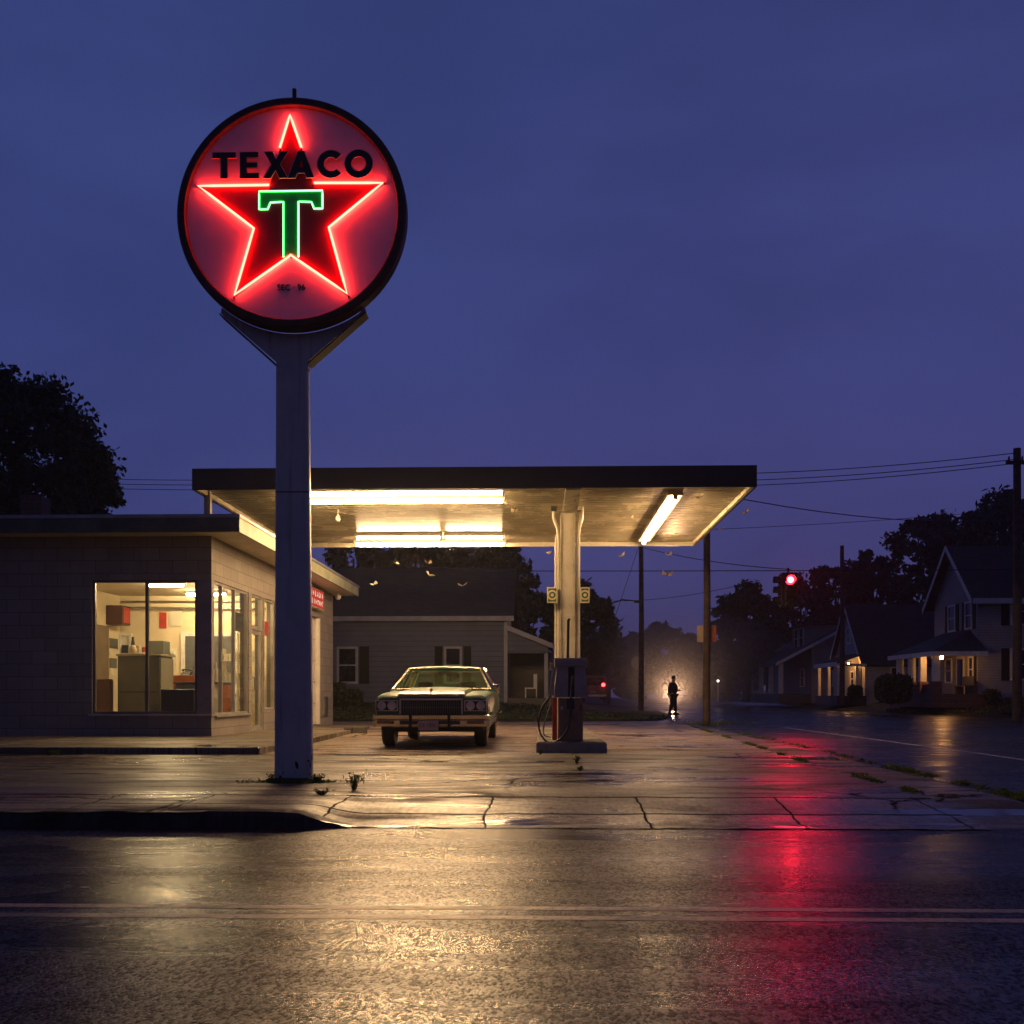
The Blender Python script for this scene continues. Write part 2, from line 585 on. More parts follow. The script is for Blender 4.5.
def pole_mat():
    m = bpy.data.materials.new('peeling white pole paint')
    t = NT(m)
    p = t.pos()
    x, y, z = t.xyz(p)
    c = t.mix(t.ss(t.noise(p, 1.6, 6, .65), .35, .7), (.74, .68, .61), (.58, .53, .49))
    streak = t.noise(t.comb(t.math('MULTIPLY', x, 14), t.math('MULTIPLY', y, 14), t.math('MULTIPLY', z, .55)), 1.0, 6, .65)
    c = t.mix(t.math('MULTIPLY', t.ss(streak, .52, .7), .55), c, (.17, .10, .07))
    chip = t.noise(t.comb(t.math('MULTIPLY', x, 9), t.math('MULTIPLY', y, 9), t.math('MULTIPLY', z, 6)), 1.0, 6, .6)
    low = t.ss(z, .0, 1.2, .62, .70)
    cm = t.ss(t.math('SUBTRACT', chip, low), .0, .012)
    c = t.mix(cm, c, (.035, .018, .012))
    seam = t.ss(t.math('ABSOLUTE', t.math('SUBTRACT', z, 3.02)), .004, .010, 1.0, 0.0)
    c = t.mix(seam, c, (.05, .04, .035))
    h = t.math('SUBTRACT', t.noise(p, 7, 5, .6), t.math('MULTIPLY', cm, .6))
    t.bsdf(Base_Color=c, Roughness=t.math('ADD', .42, t.math('MULTIPLY', cm, .4)), Normal=t.bump(h, .25, .012))
    return m


m_pole = pole_mat()
m_canopy_white = M('gloss white canopy metal', (.56, .51, .40), .28, var=.1, scale=1.5, dirt=.3)
m_canopy_dark = M('dark canopy fascia', (.035, .033, .032), .5, var=.3, scale=1.0)
m_black = M('black rubber', (.012, .012, .013), .5)
m_steel = M('dull steel', (.35, .34, .33), .35, metal=.85, dirt=.3)
m_chrome = M('chrome', (.50, .46, .40), .2, metal=1.0, var=.08)
m_dark = M('dark metal', (.04, .038, .04), .5)
m_rust = M('rusty dark iron', (.07, .035, .025), .6, var=.4, scale=5)
m_wood = M('creosote wood', (.075, .05, .035), .8, var=.35, scale=4, bump=.4, bscale=20)
m_wire = M('black cable', (.01, .01, .012), .6)
m_bark = M('bark', (.05, .04, .032), .9, bump=.5, bscale=12)
m_leaf = leaf_mat('maple leaves', (.028, .042, .016), (.045, .062, .022))
m_leaf2 = leaf_mat('oak leaves', (.028, .04, .018), (.042, .058, .026))
m_weed = bpy.data.materials.new('weed leaves')
t = NT(m_weed)
wc = t.mix(t.ss(t.noise(t.pos(), 9, 4, .6), .35, .65), (.07, .11, .02), (.14, .17, .05))
mx = t.n('ShaderNodeMixShader', {0: .45, 1: t.n('ShaderNodeBsdfDiffuse', {'Color': wc}), 2: t.n('ShaderNodeBsdfTranslucent', {'Color': wc})})
t.t.links.new(mx.outputs[0], t.out.inputs[0])
m_sidingA = siding_mat('grey lap siding', (.34, .32, .33))
m_sidingB = siding_mat('white lap siding', (.46, .46, .5))
m_sidingC = siding_mat('pale lap siding', (.36, .36, .39))
m_sidingD = siding_mat('slate lap siding', (.085, .105, .19), .2)
m_shingle = shingle_mat('asphalt shingles', (.05, .048, .05))
m_brick = block_mat('porch brick', (.2, .09, .06), (.15, .07, .05), (.2, .18, .16))
m_shutter = M('matt dark shutter', (.008, .008, .010), .9, rvar=.02)
m_red = M('red enamel', (.42, .045, .03), .4, dirt=.5, scale=6)
m_tube = emit('fluorescent tube', (1.0, .62, .29), 175)
m_tube_in = emit('office fluorescent tube', (1.0, .69, .36), 430)

# ------------------------------------------------------------------ ground, roads, lawns
def zroad(X, Y):
    a = min(1, max(0, (Y - 7.8) / 8.5))
    a = a * a * (3 - 2 * a)
    return -.122 + .105 * a


def grid(xs_fn, ys, zf, name, mat, k='structure'):
    mb = MB()
    rows = []
    for y in ys:
        rows.append([(x, y, zf(x, y)) for x in xs_fn(y)])
    n = len(rows[0])
    mb.v = [p for r in rows for p in r]
    for j in range(len(rows) - 1):
        for i in range(n - 1):
            mb.f.append((j * n + i, j * n + i + 1, (j + 1) * n + i + 1, (j + 1) * n + i))
    o = mb.build(name, mat, weld=False, smooth=60)
    o['kind'] = k
    return o


grid(lambda y: [-400, 0, 400], [-60, 100, 400], lambda x, y: -.5, 'ground', m_dirt)
grid(lambda y: [-100, -60, -30, -12, 0, 12, 30, 60, 100], [-45, -10, 0, 4, 7.8, 9, 10, 11, 12, 13, 14, 15, 16.3, 25, 60, 150, 390], zroad, 'road', m_asphalt)


def zlot(X, Y):
    e = min(1, max(0, (X + 1.95) / .5))
    e = e * e * (3 - 2 * e)
    r = min(1, max(0, (9.5 - Y) / 1.69))
    r = r * r * (3 - 2 * r)
    return -.112 * e * r


def lot_edge(y):
    return 3.42 + .025 * (y - 8) if y < 14 else 3.57 + .05 * (y - 14)


LOTY = [7.815, 8.0, 8.2, 8.42, 8.6, 8.8, 9.0, 9.2, 9.5, 10.5, 13, 16, 20, 25, 30, 35.2]
LOTX = [-45, -20, -8, -4, -2.6, -2.1, -1.95, -1.85, -1.75, -1.65, -1.55, -1.45, -1.2, -.5, 0, 1, 2, 3]
FX = sorted(set(LOTX + [round(-1.4 + .11 * k, 3) for k in range(44)]))
rj = random.Random(3)
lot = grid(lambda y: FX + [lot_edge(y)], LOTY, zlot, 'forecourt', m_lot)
for k in range(len(FX) + 1):
    lot.data.vertices[k].co.y += rj.uniform(-.012, .03)
    lot.data.vertices[k].co.z -= rj.uniform(0, .006)


def walk_edge(y):
    return 4.36 + .033 * (y - 9)


grid(lambda y: [lot_edge(y) + .004, lot_edge(y) + .4, walk_edge(y) - .25, walk_edge(y)], LOTY,
     lambda x, y: zlot(x, y) - .012 if x < walk_edge(y) - .1 else zlot(x, y) - .055, 'pavement', m_walk)

# the kerb along the front street, dying into the drive
mb = MB()
secs = []
kx = [-46, -20] + [-12 + .16 * k for k in range(63)] + [-1.85, -1.75, -1.65, -1.55, -1.46]
for x in kx:
    z = zlot(x, 7.815) + .004
    a_, b_ = rj.uniform(-.012, .008), rj.uniform(-.010, .003)
    if rj.random() < .12:
        b_ -= .018
    secs.append([(x, 7.78 + a_ * .6, -.13), (x, 7.80 + a_, z - .035 + b_), (x, 7.825 + a_, z + b_), (x, 7.98, z + .001), (x, 7.98, -.13)])
mb.loft(secs)
kind(mb.build('kerb', m_kerb), 'structure')


# painted double line on the front street and the lane line on the side street
def line_mat(name, col):
    m = bpy.data.materials.new(name)
    t = NT(m)
    p = t.pos()
    w = t.noise(p, 26, 5, .75)
    w2 = t.noise(p, 1.6, 6, .7)
    f = t.math('MULTIPLY', t.ss(w, .3, .52), t.ss(w2, .36, .6, .3, 1.0))
    c = t.mix(t.math('MULTIPLY', f, .9), (.05, .048, .045), col)
    gr = t.noise(p, 150, 3, .7)
    t.bsdf(Base_Color=c, Roughness=.33, Normal=t.bump(gr, .3, .008), Specular_IOR_Level=t.math('ADD', t.math('MULTIPLY', f, .5), .25))
    return m


m_yline = line_mat('worn yellow paint', (.62, .43, .18))
m_wline = line_mat('worn white paint line', (.6, .58, .55))
mb = MB()
for y0 in (4.655, 4.865):
    y1 = y0 + .08
    mb.box(-60, 60, y0, y1, -.13, -.1205)
kind(mb.build('centre_line', m_yline), 'structure')
mb = MB()
prev = None
ys = [14.2, 15.0, 16.3, 20, 29]
for a, b in zip(ys, ys[1:]):
    mb.add([(6.82, a, zroad(0, a) + .004), (6.93, a, zroad(0, a) + .004), (6.93, b, zroad(0, b) + .004), (6.82, b, zroad(0, b) + .004)], [(0, 1, 2, 3)])
kind(mb.build('lane_line', m_wline), 'structure')


def left_edge(y):
    pts = [(35, 2.6), (37, 4.2), (40, 5.0), (46, 5.8), (107, 9.6), (307, 22), (390, 27)]
    for (a, xa), (b, xb) in zip(pts, pts[1:]):
        if a <= y <= b:
            return xa + (xb - xa) * (y - a) / (b - a)
    return pts[-1][1]


def sm(a):
    a = min(1, max(0, a))
    return a * a * (3 - 2 * a)


OFF = [0, .15, .5, 1, 2, 3, 4.5, 7, 12, 20, 45, 110]
def z_left(x, y):
    d = min(max(0, left_edge(y) - x) * .8, max(0, y - 35))
    return .02 + .06 * sm(d / .15) + .55 * sm(d / 6)
grid(lambda y: [left_edge(y) - o for o in OFF[::-1]], [35, 35.15, 35.5, 36, 37, 38, 39, 40, 42, 46, 55, 70, 107, 160, 307, 390], z_left, 'lawn', m_grass)


def right_edge(y):
    pts = [(43.6, 20.9), (47, 19.6), (51, 18.2), (58.5, 17.3), (80, 20), (108, 24.9), (180, 31), (390, 46)]
    for (a, xa), (b, xb) in zip(pts, pts[1:]):
        if a <= y <= b:
            return xa + (xb - xa) * (y - a) / (b - a)
    return pts[-1][1]


def z_right(x, y):
    d = min(max(0, x - right_edge(y)), max(0, y - 43.6))
    return .0 + .1 * sm(d / .12) + .68 * sm(d / 5)
grid(lambda y: [right_edge(y) + o for o in OFF], [43.6, 43.72, 44, 44.6, 45.5, 47, 48.6, 50, 53, 58.5, 65, 80, 108, 180, 390], z_right, 'lawn', m_grass)

# building walkway slab
mb = MB()
mb.box(-20, -4.25, 15.4, 19.62, -.05, .105, .02)
o = mb.build('walkway', m_slab)
kind(o, 'structure')
mb = MB()
mb.hexa([(-6.34, 19.63, -.05), (-4.25, 19.63, -.05), (-4.55, 27.2, -.05), (-6.34, 27.2, -.05)],
        [(-6.34, 19.63, .103), (-4.25, 19.63, .103), (-4.55, 27.2, .06), (-6.34, 27.2, .06)])
kind(mb.build('walkway', m_slab), 'structure')

# ------------------------------------------------------------------ the neon pole sign
SY = 10.45
base = P(293, 782, 10.6)
sx = base.x - .015
sign = thing('neon_pole_sign', (base.x, 10.6, 0), 'tall round neon star sign with green T on a pale peeling steel pole', 'sign')
S = 10.45 / (1024 * math.cos(TH)) / 3.4115         # metres per unit of the sign drawing
CEN = P(291.1, 212.6, SY)


def SG(x, y):
    return (CEN.x + (x - 449) * S, CEN.z - (y - 490) * S)


# pole: tapered box section with rounded corners
mb = MB()
def rsec(cx, cy, w, d, z, c=.025):
    a, b = w / 2, d / 2
    return [(cx - a + c, cy - b, z), (cx + a - c, cy - b, z), (cx + a, cy - b + c, z), (cx + a, cy + b - c, z),
            (cx + a - c, cy + b, z), (cx - a + c, cy + b, z), (cx - a, cy + b - c, z), (cx - a, cy - b + c, z)]
zt = P(292, 366, 10.6).z
mb.loft([rsec(sx, 10.70, .385, .16, .03), rsec(sx, 10.70, .37, .16, 1.2), rsec(sx - .01, 10.70, .33, .16, zt)])
mb.build('pole', m_pole, sign, smooth=50)
mb = MB()
mb.box(sx - .25, sx + .25, 10.55, 10.97, -.02, .035, .012)
mb.build('base_plate', m_rust, sign)
# Y bracket: front and back plate plus flanges
l = P(220, 311, 10.6)
r = P(365, 311, 10.6)
zb = P(292, 368, 10.6).z
zm = P(292, 360, 10.6).z
poly = [(sx - .167, zb), (sx + .167, zb), (sx + .167, zm), (r.x, l.z), (r.x - .02, l.z + .05)]
n = 14
arc = []
for i in range(n + 1):
    a = math.radians(-50 - 80 * i / n)
    arc.append((CEN.x + 1.185 * math.cos(a), CEN.z + 1.185 * math.sin(a)))
poly = [(sx - .167, zb), (sx + .167, zb), (sx + .167, zm), (r.x, l.z - .01), (r.x - .01, l.z + .045)] + arc[1:-1] + [(l.x + .01, l.z + .045), (l.x, l.z - .01), (sx - .167, zm)]
mb = MB()
mb.prism(poly, 'y', 10.625, 10.745)
mb.build('bracket', m_pole, sign, smooth=30)
mb = MB()
for e, s_ in ((l, -1), (r, 1)):
    p0 = Vector((sx + s_ * .169, 0, zm - .03))
    p1 = Vector((e.x + s_ * .004, 0, l.z - .02))
    d = (p1 - p0).normalized()
    nn = Vector((d.z, 0, -d.x)) * (.012 * s_)
    q0, q1, q2, q3 = p0, p1, p1 + nn, p0 + nn
    mb.prism([(q.x, q.z) for q in (q0, q1, q2, q3)], 'y', 10.60, 10.77)
mb.build('flange', m_rust, sign)
# round cabinet: deep dark rim and pale face
mb = MB()
RO = 396 * S
RI = 365 * S
mb.lathe([(RI, .04), (RI, 0), (RI + .012, -.015), (RO - .02, -.015), (RO, .005), (RO + .002, .08), (RO, .15), (RO - .02, .17), (RI, .17), (RI, .04)], (CEN.x, SY, CEN.z), 'y', 96, False)
mb.build('rim', m_rust, sign, smooth=40)
m_face = M('pale sign enamel', (.84, .75, .78), .35, var=.06, scale=2, dirt=.1)
mb = MB()
mb.lathe([(RI - .001, .035), (RI - .001, .14)], (CEN.x, SY, CEN.z), 'y', 96)
mb.build('sign_face', m_face, sign)
mb = MB()
mb.tube([(CEN.x + .01, SY + .1, CEN.z + RO - .02), (CEN.x + .01, SY + .1, CEN.z + RO + .14)], .022, 10)
mb.build('vent_pipe', m_rust, sign, smooth=40)
mb = MB()
for a in range(0, 360, 45):
    mb.lathe([(.012, -.02), (.012, 0)], (CEN.x + (RO - .06) * math.cos(R(a)), SY, CEN.z + (RO - .06) * math.sin(R(a))), 'y', 8)
mb.build('rivet', m_dark, sign)
star = [(444, 150), (523, 388), (768, 390), (575, 540), (645, 775), (447, 632), (248, 775), (322, 540), (122, 393), (372, 392)]
m_star = M('red star enamel', (.36, .006, .012), .35, var=.1)
mb = MB()
mb.prism([SG(*p) for p in star], 'y', SY + .024, SY + .034)
st = mb.build('star', m_star, sign)
m_neon = emit('red neon', (1.0, .022, .014), 46.0)
m_green = emit('green neon', (.16, 1.0, .25), 5.0)
m_gpaint = M('green enamel', (.03, .5, .10), .4)


def neon(pts, mat, y, rad=.0125, closed=False, name='neon_tube'):
    q = [SG(*p) for p in pts]
    if closed:
        q.append(q[0])
    pp = []
    for (a, b) in zip(q, q[1:]):
        for k in range(5):
            tt = k / 5
            if k == 0 and pp:
                pass
            pp.append((a[0] + (b[0] - a[0]) * tt, y, a[1] + (b[1] - a[1]) * tt))
    pp.append((q[-1][0], y, q[-1][1]))
    m2 = MB()
    m2.tube(pp, rad, 8)
    return m2.build(name, mat, sign, smooth=60)


NY = SY + .012
neon([(409, 264), (444, 152), (483, 264)], m_neon, NY)
neon([(372, 392), (126, 392), (319, 540), (252, 768), (447, 634), (641, 768), (578, 540), (764, 390), (527, 387)], m_neon, NY)
T = [(337, 412), (556, 412), (556, 475), (527, 475), (518, 452), (473, 450), (473, 640), (447, 628), (421, 640), (421, 450), (376, 452), (367, 475), (337, 475)]
mb = MB()
mb.prism([SG(*p) for p in T], 'y', SY + .019, SY + .0235)
mb.build('letter', m_gpaint, sign, label='green block letter T in the middle of the star')
neon([(421, 640), (421, 450), (376, 452), (367, 475), (337, 475), (337, 413), (556, 413), (556, 475), (527, 475), (518, 452), (473, 450), (473, 640)], m_green, NY + .003, .0075)
# black lettering with a pale outline
def ring(cx, cy, ro, ri, a0, a1, n=26, sqy=1.0):
    out = [(cx + ro * math.cos(R(a0 + (a1 - a0) * i / n)), cy - sqy * ro * math.sin(R(a0 + (a1 - a0) * i / n))) for i in range(n + 1)]
    inn = [(cx + ri * math.cos(R(a0 + (a1 - a0) * i / n)), cy - sqy * ri * math.sin(R(a0 + (a1 - a0) * i / n))) for i in range(n + 1)]
    return out, inn


LET = {
    'T': [[(178, 283), (260, 283), (260, 304), (232, 304), (232, 375), (206, 375), (206, 304), (178, 304)]],
    'E': [[(273, 283), (338, 283), (338, 303), (298, 303), (298, 319), (334, 319), (334, 338), (298, 338), (298, 355), (340, 355), (340, 375), (273, 375)]],
    'X': [[(356, 283), (387, 283), (399, 309), (413, 283), (441, 283), (414, 327), (440, 375), (410, 375), (397, 348), (381, 375), (352, 375), (382, 328)]],
    'A': [[(438, 375), (474, 283), (496, 283), (531, 375), (503, 375), (497, 358), (472, 358), (466, 375)]],
}
m_letter = M('black enamel', (.008, .007, .007), .4)
m_outl = M('pale letter edge', (.85, .66, .6), .4)
yl = NY - .03


def letter(polys, y, mat, d, grow=0.0):
    m2 = MB()
    for poly in polys:
        m2.prism([SG(*p) for p in poly], 'y', y, y + d)
    return m2.build('letter', mat, sign)


for k_, pl in LET.items():
    if k_ == 'A':
        m2 = MB()
        tri = [(485, 312), (478, 338), (492, 338)]
        o_ = pl[0]
        # build the A as two legs and a bar so that its counter stays open
        for poly in ([(438, 375), (474, 283), (485, 283), (485, 312), (478, 338), (472, 358), (466, 375)],
                     [(485, 283), (496, 283), (531, 375), (503, 375), (497, 358), (492, 338), (485, 312)],
                     [(478, 338), (492, 338), (497, 358), (472, 358)]):
            m2.prism([SG(*p) for p in poly], 'y', yl, yl + .012)
        m2.build('letter', m_letter, sign)
    else:
        letter(pl, yl, m_letter, .012)
o1, i1 = ring(588, 329, 48, 24, 42, 318, 26)
letter([o1 + i1[::-1]], yl, m_letter, .012)
o1, i1 = ring(683, 329, 49, 25, 0, 180)
o2, i2 = ring(683, 329, 49, 25, 180, 360)
letter([o1 + i1[::-1], o2 + i2[::-1]], yl, m_letter, .012)
# thin pale edge line round each letter
mb = MB()
for pl in [LET['T'][0], LET['E'][0], LET['X'][0], LET['A'][0], ring(588, 329, 48, 24, 42, 318, 26)[0] + ring(588, 329, 48, 24, 42, 318, 26)[1][::-1],
           ring(683, 329, 49, 25, 0, 360, 40)[0], ring(683, 329, 49, 25, 0, 360, 40)[1]]:
    q = [SG(*p) for p in pl]
    q.append(q[0])
    mb.tube([(a, yl - .001, b) for a, b in q], .0042, 5)
mb.build('letter_edge', m_outl, sign)
mb = MB()
for cx, cz in [(409, 268), (483, 268), (372, 396), (527, 392), (122, 391), (768, 390), (250, 776), (645, 776), (447, 640)]:
    a, b = SG(cx, cz)
    mb.lathe([(.009, 0), (.009, .05)], (a, NY, b), 'y', 8)
mb.build('tube_holder', m_dark, sign)


def text_obj(txt, size, mat, parent, loc, rot=(R(90), 0, 0), ext=.002, name='lettering', align='CENTER'):
    cu = bpy.data.curves.new(name, 'FONT')
    cu.body = txt
    cu.size = size
    cu.extrude = ext
    cu.align_x = align
    cu.align_y = 'CENTER'
    tmp = bpy.data.objects.new('tmp', cu)
    COL.objects.link(tmp)
    dg = bpy.context.evaluated_depsgraph_get()
    me = bpy.data.meshes.new_from_object(tmp.evaluated_get(dg))
    bpy.data.objects.remove(tmp)
    bpy.data.curves.remove(cu)
    mx = Matrix.Translation(Vector(loc) - BASE[parent.name]) @ Matrix.Rotation(rot[2], 4, 'Z') @ Matrix.Rotation(rot[0], 4, 'X')
    me.transform(mx)
    me.materials.clear()
    me.materials.append(mat)
    m_ = MB()
    m_.v = [tuple(v.co) for v in me.vertices]
    m_.f = [tuple(p.vertices) for p in me.polygons]
    bpy.data.meshes.remove(me)
    o_ = None
    for isl in m_.islands():
        o_ = isl._build(name, mat, parent, origin=(0, 0, 0))
    return o_


a, b = SG(447, 743)
text_obj('SEC · 96', .085, m_letter, sign, (a, SY + .03, b), ext=.004)

# ------------------------------------------------------------------ station building
X1 = -6.34
FY = 19.6
EY = 31.2
stn = thing('gas_station_building', (-9, FY, 0), 'low concrete block station building with lit corner office windows and flat overhanging roof', 'building')
fx0 = P(92, 650, FY).x
mb = MB()
mb.wall('y', FY, FY + .2, -16, X1, 0, 3.97, [(fx0, X1 + .01, .53, 3.13)])
mb.wall('x', X1, X1 - .2, FY + .2, EY - .2, 0, 3.97, [(FY - .01, 22.15, .50, 3.13), (22.36, 23.32, .105, 3.13), (23.42, 24.35, .55, 3.13), (25.4, 29.35, .03, 3.12)])
mb.box(-16, X1, EY - .199, EY, 0, 3.97)
mb.box(-16, -15.8, FY + .2, EY - .2, 0, 3.97)
mb.build('wall', m_block, stn)
# corner post and window sills
mb = MB()
mb.box(P(197, 650, FY).x, X1 + .004, FY - .004, FY + .16, .532, 3.128)
mb.build('corner_post', m_post, stn)
mb = MB()
mb.box(fx0 - .05, X1 + .03, FY - .06, FY + .19, .495, .532)
mb.box(X1 - .19, X1 + .05, FY + .192, 22.2, .462, .503)
mb.build('sill', m_alu, stn)
# front window: frame, mullion, panes
w = thing_none = None
fxm = P(146, 650, FY).x
fx1 = P(197, 650, FY).x
mb = MB()
mb.frame('y', FY + .03, FY + .10, fx0, fx1, .533, 3.128, .05)
mb.box(fxm - .025, fxm + .025, FY + .028, FY + .102, .583, 3.078)
wf = mb.build('window', m_darkframe, stn, label='large two-pane front office window, lit from inside')
for a, b in ((fx0 + .05, fxm - .025), (fxm + .025, fx1 - .05)):
    m2 = MB()
    m2.box(a, b, FY + .055, FY + .06, .583, 3.078)
    m2.build('pane', m_glass, wf)
# side window
mb = MB()
mb.frame('x', X1 - .10, X1 - .03, FY + .16, 22.15, .505, 3.128, .045)
cuts = [20.36, 21.22]
for c in cuts:
    mb.box(X1 - .102, X1 - .028, c - .025, c + .025, .55, 3.083)
wf = mb.build('window', m_alu, stn, label='three-pane side office window beside the entrance')
for a, b in ((FY + .205, 20.335), (20.385, 21.195), (21.245, 22.105)):
    m2 = MB()
    m2.box(X1 - .066, X1 - .06, a, b, .55, 3.083)
    m2.build('pane', m_glass, wf)
# door with transom
mb = MB()
mb.frame('x', X1 - .12, X1 - .02, 22.36, 23.32, .106, 3.128, .05)
mb.box(X1 - .118, X1 - .018, 22.41, 23.27, 2.36, 2.44)
df = mb.build('door_frame', m_alu, stn)
mb = MB()
mb.box(X1 - .062, X1 - .056, 22.41, 23.27, 2.44, 3.078)
mb.build('pane', m_glass, df, label='transom pane above the entrance door')
mb = MB()
mb.frame('x', X1 - .09, X1 - .045, 22.42, 23.26, .13, 2.35, .09)
dr = mb.build('door', m_alu, stn, label='glazed entrance door with metal frame')
mb = MB()
mb.box(X1 - .07, X1 - .064, 22.51, 23.17, .22, 2.26)
mb.build('pane', m_glass, dr)
mb = MB()
mb.tube([(X1 - .045, 22.56, 1.0), (X1 + .01, 22.56, 1.02), (X1 + .01, 22.56, 1.28), (X1 - .045, 22.56, 1.3)], .012, 8)
mb.build('handle', m_chrome, dr)
mb = MB()
mb.frame('x', X1 - .10, X1 - .03, 23.42, 24.35, .555, 3.128, .05)
wf = mb.build('window', m_alu, stn, label='narrow sidelight window beyond the entrance door')
mb = MB()
mb.box(X1 - .066, X1 - .06, 23.47, 24.30, .605, 3.078)
mb.build('pane', m_glass, wf)
# overhead garage door, recessed
mb = MB()
for i in range(5):
    mb.box(X1 - .17, X1 - .12, 25.41, 29.34, .06 + i * .61, .06 + i * .61 + .595)
    for j in range(4):
        y0 = 25.55 + j * .97
        mb.box(X1 - .119, X1 - .105, y0, y0 + .78, .14 + i * .61, .14 + i * .61 + .43)
mb.build('garage_door', m_white, stn)
mb = MB()
mb.box(X1 - .10, X1 + .012, 29.22, 29.342, .06, 3.10)
mb.box(X1 - .10, X1 + .012, 25.41, 25.53, .06, 3.10)
mb.build('door_jamb', m_white, stn)
mb = MB()
mb.box(X1 + .002, X1 + .06, 29.75, 30.25, .30, .85)
mb.build('meter_box', m_steel, stn)
# roof
mb = MB()
mb.box(-16.6, -5.68, 19.06, EY + .35, 3.97, 4.19)
mb.build('roof', m_soffit, stn)
mb = MB()
mb.box(-16.7, -5.62, 19.0, 19.06, 3.955, 4.22)
mb.build('fascia', m_fascia, stn, label='front fascia board of the flat roof, coloured dark for shade')
mb = MB()
mb.box(-5.68, -5.622, 19.062, EY + .40, 3.955, 4.22)
mb.build('fascia', m_fascia_side, stn, label='side fascia board under the canopy, coloured pale for lamp light')
mb = MB()
mb.box(-16.7, -5.60, 18.98, 19.12, 4.221, 4.285)
mb.box(-5.74, -5.60, 19.12, EY + .42, 4.221, 4.285)
mb.build('coping', m_coping, stn)
mb = MB()
mb.box(-16.6, -5.75, 19.13, EY + .35, 4.191, 4.225)
mb.build('roofing', m_roof, stn)
a = P(20, 517, 24)
b = P(41, 495, 24)
mb = MB()
mb.box(a.x, b.x, 24, 24.5, 4.226, b.z, .02)
mb.build('chimney', m_brick, stn)
# eave spotlight at the end
mb = MB()
q = P(338, 597, 30.4)
mb.tube([(q.x, 30.4, 3.97), (q.x, 30.4, q.z + .05)], .015, 6)
mb.lathe([(.03, -.12), (.09, .08), (.085, .085), (.0, .05)], (q.x, 30.35, q.z), 'y', 14, False)
mb.build('eave_lamp', m_white, stn, smooth=40)
# office interior shell
mb = MB()
mb.wall('y', 25.1, 25.2, -10.5, X1 - .2, .0, 3.35)
mb.wall('x', -10.4, -10.5, FY + .2, 25.1, .0, 3.35)
mb.box(fx0 - .02 - 2.0, fx0 - .02, FY + .2, FY + .215, .0, 3.35)
mb.box(X1 - .215, X1 - .2, 24.36, 25.1, .0, 3.35)
mb.build('office_wall', m_inwall, stn)
mb = MB()
mb.box(-10.5, X1 - .2, FY + .2, 25.2, 3.351, 3.42)
mb.build('office_ceiling', m_inceil, stn)
mb = MB()
mb.box(-10.5, X1 - .2, FY + .2, 25.2, .0, .11)
mb.build('office_floor', m_infloor, stn)
# back door of the office (grey), its frame; ceiling conduit
mb = MB()
a = P(182, 660, 25.05)
b = P(236, 660, 25.05)
mb.box(a.x + .08, b.x - .06, 25.04, 25.096, .11, 2.35)
m_greydoor = M('slate grey door paint', (.10, .105, .11), .5)
dr = mb.build('inner_door', m_greydoor, stn)
mb = MB()
mb.box(a.x - .02, a.x + .08, 25.02, 25.097, .11, 2.45)
mb.box(b.x - .06, b.x + .04, 25.02, 25.097, .11, 2.45)
mb.box(a.x + .08, b.x - .06, 25.02, 25.097, 2.352, 2.45)
mb.build('trim', m_white, dr)
mb = MB()
q = P(119, 634, 25.05)
mb.frame('y', 25.0, 25.096, q.x, q.x + .32, .2, 2.42, .05)
mb.box(q.x + .05, q.x + .27, 25.06, 25.095, .25, 2.37)
mb.build('cupboard_door', m_white, stn)
mb = MB()
mb.box(-10.398, -10.34, 23.6, 24.3, .11, 2.55)
mb.build('side_door', M('brown door', (.16, .12, .08), .5), stn)
mb = MB()
mb.tube([(-10.3, 24.9, 3.05), (-6.7, 24.95, 3.02)], .025, 8)
mb.tube([(-10.3, 24.9, 3.20), (-6.7, 24.95, 3.20)], .018, 8)
mb.build('conduit', m_steel, stn, smooth=50)


def ceiling_tube(x0, x1, y, z, parent, mt, name='ceiling_light'):
    m2 = MB()
    m2.box(x0 - .03, x1 + .03, y - .09, y + .09, z - .05, z, .006)
    f_ = m2.build(name, m_white, parent)
    m2 = MB()
    m2.tube([(x0, y, z - .075), (x1, y, z - .075)], .024, 10)
    m2.build('lamp_tube', mt, f_, smooth=60)


ceiling_tube(P(148, 0, 22).x, P(183, 0, 22).x, 22.0, 3.35, stn, m_tube_in)
ceiling_tube(P(187, 0, 24).x, P(225, 0, 24).x, 24.0, 3.35, stn, m_tube_in)

# office contents -----------------------------------------------------
def boxes(name, mat, specs, label, cat, group=None, bev=.01):
    xs = [s_[0] for s_ in specs]
    t_ = MB()
    for s_ in specs:
        t_.box(*s_, bev)
    o_ = t_.build(name, mat, origin=(specs[0][0], specs[0][2], specs[0][4]))
    return tag(o_, label, cat, group)


m_cab = M('grey green steel', (.10, .105, .09), .4, var=.1)
m_cabside = M('pale steel', (.42, .40, .32), .4, var=.1)
m_orange = M('orange brown veneer', (.36, .10, .03), .4)
m_brown = M('dark brown vinyl', (.07, .03, .015), .45)
m_bottle = M('clear plastic bottle', (.6, .52, .35), .25)
m_paper = M('pinned paper', (.7, .66, .52), .7)
a = P(117.5, 655, 21.4)
b = P(159, 655, 21.4)
cab = thing('steel_cabinet', (a.x, 21.4, .11), 'tall grey steel office cabinet in the middle of the front window', 'cabinet')
mb = MB(); mb.box(a.x, b.x, 21.40, 22.2, .2, a.z - .02, .012)
cb = mb.build('body', m_cab, cab)
mb = MB(); mb.box(a.x - .02, b.x + .05, 21.37, 22.25, a.z - .019, a.z + .025, .008)
mb.build('top', m_cabside, cab)
mb = MB(); mb.box(a.x + .03, b.x - .03, 21.392, 21.3995, P(0, 692, 21.4).z - .012, P(0, 692, 21.4).z + .012)
mb.build('rail', m_dark, cab)
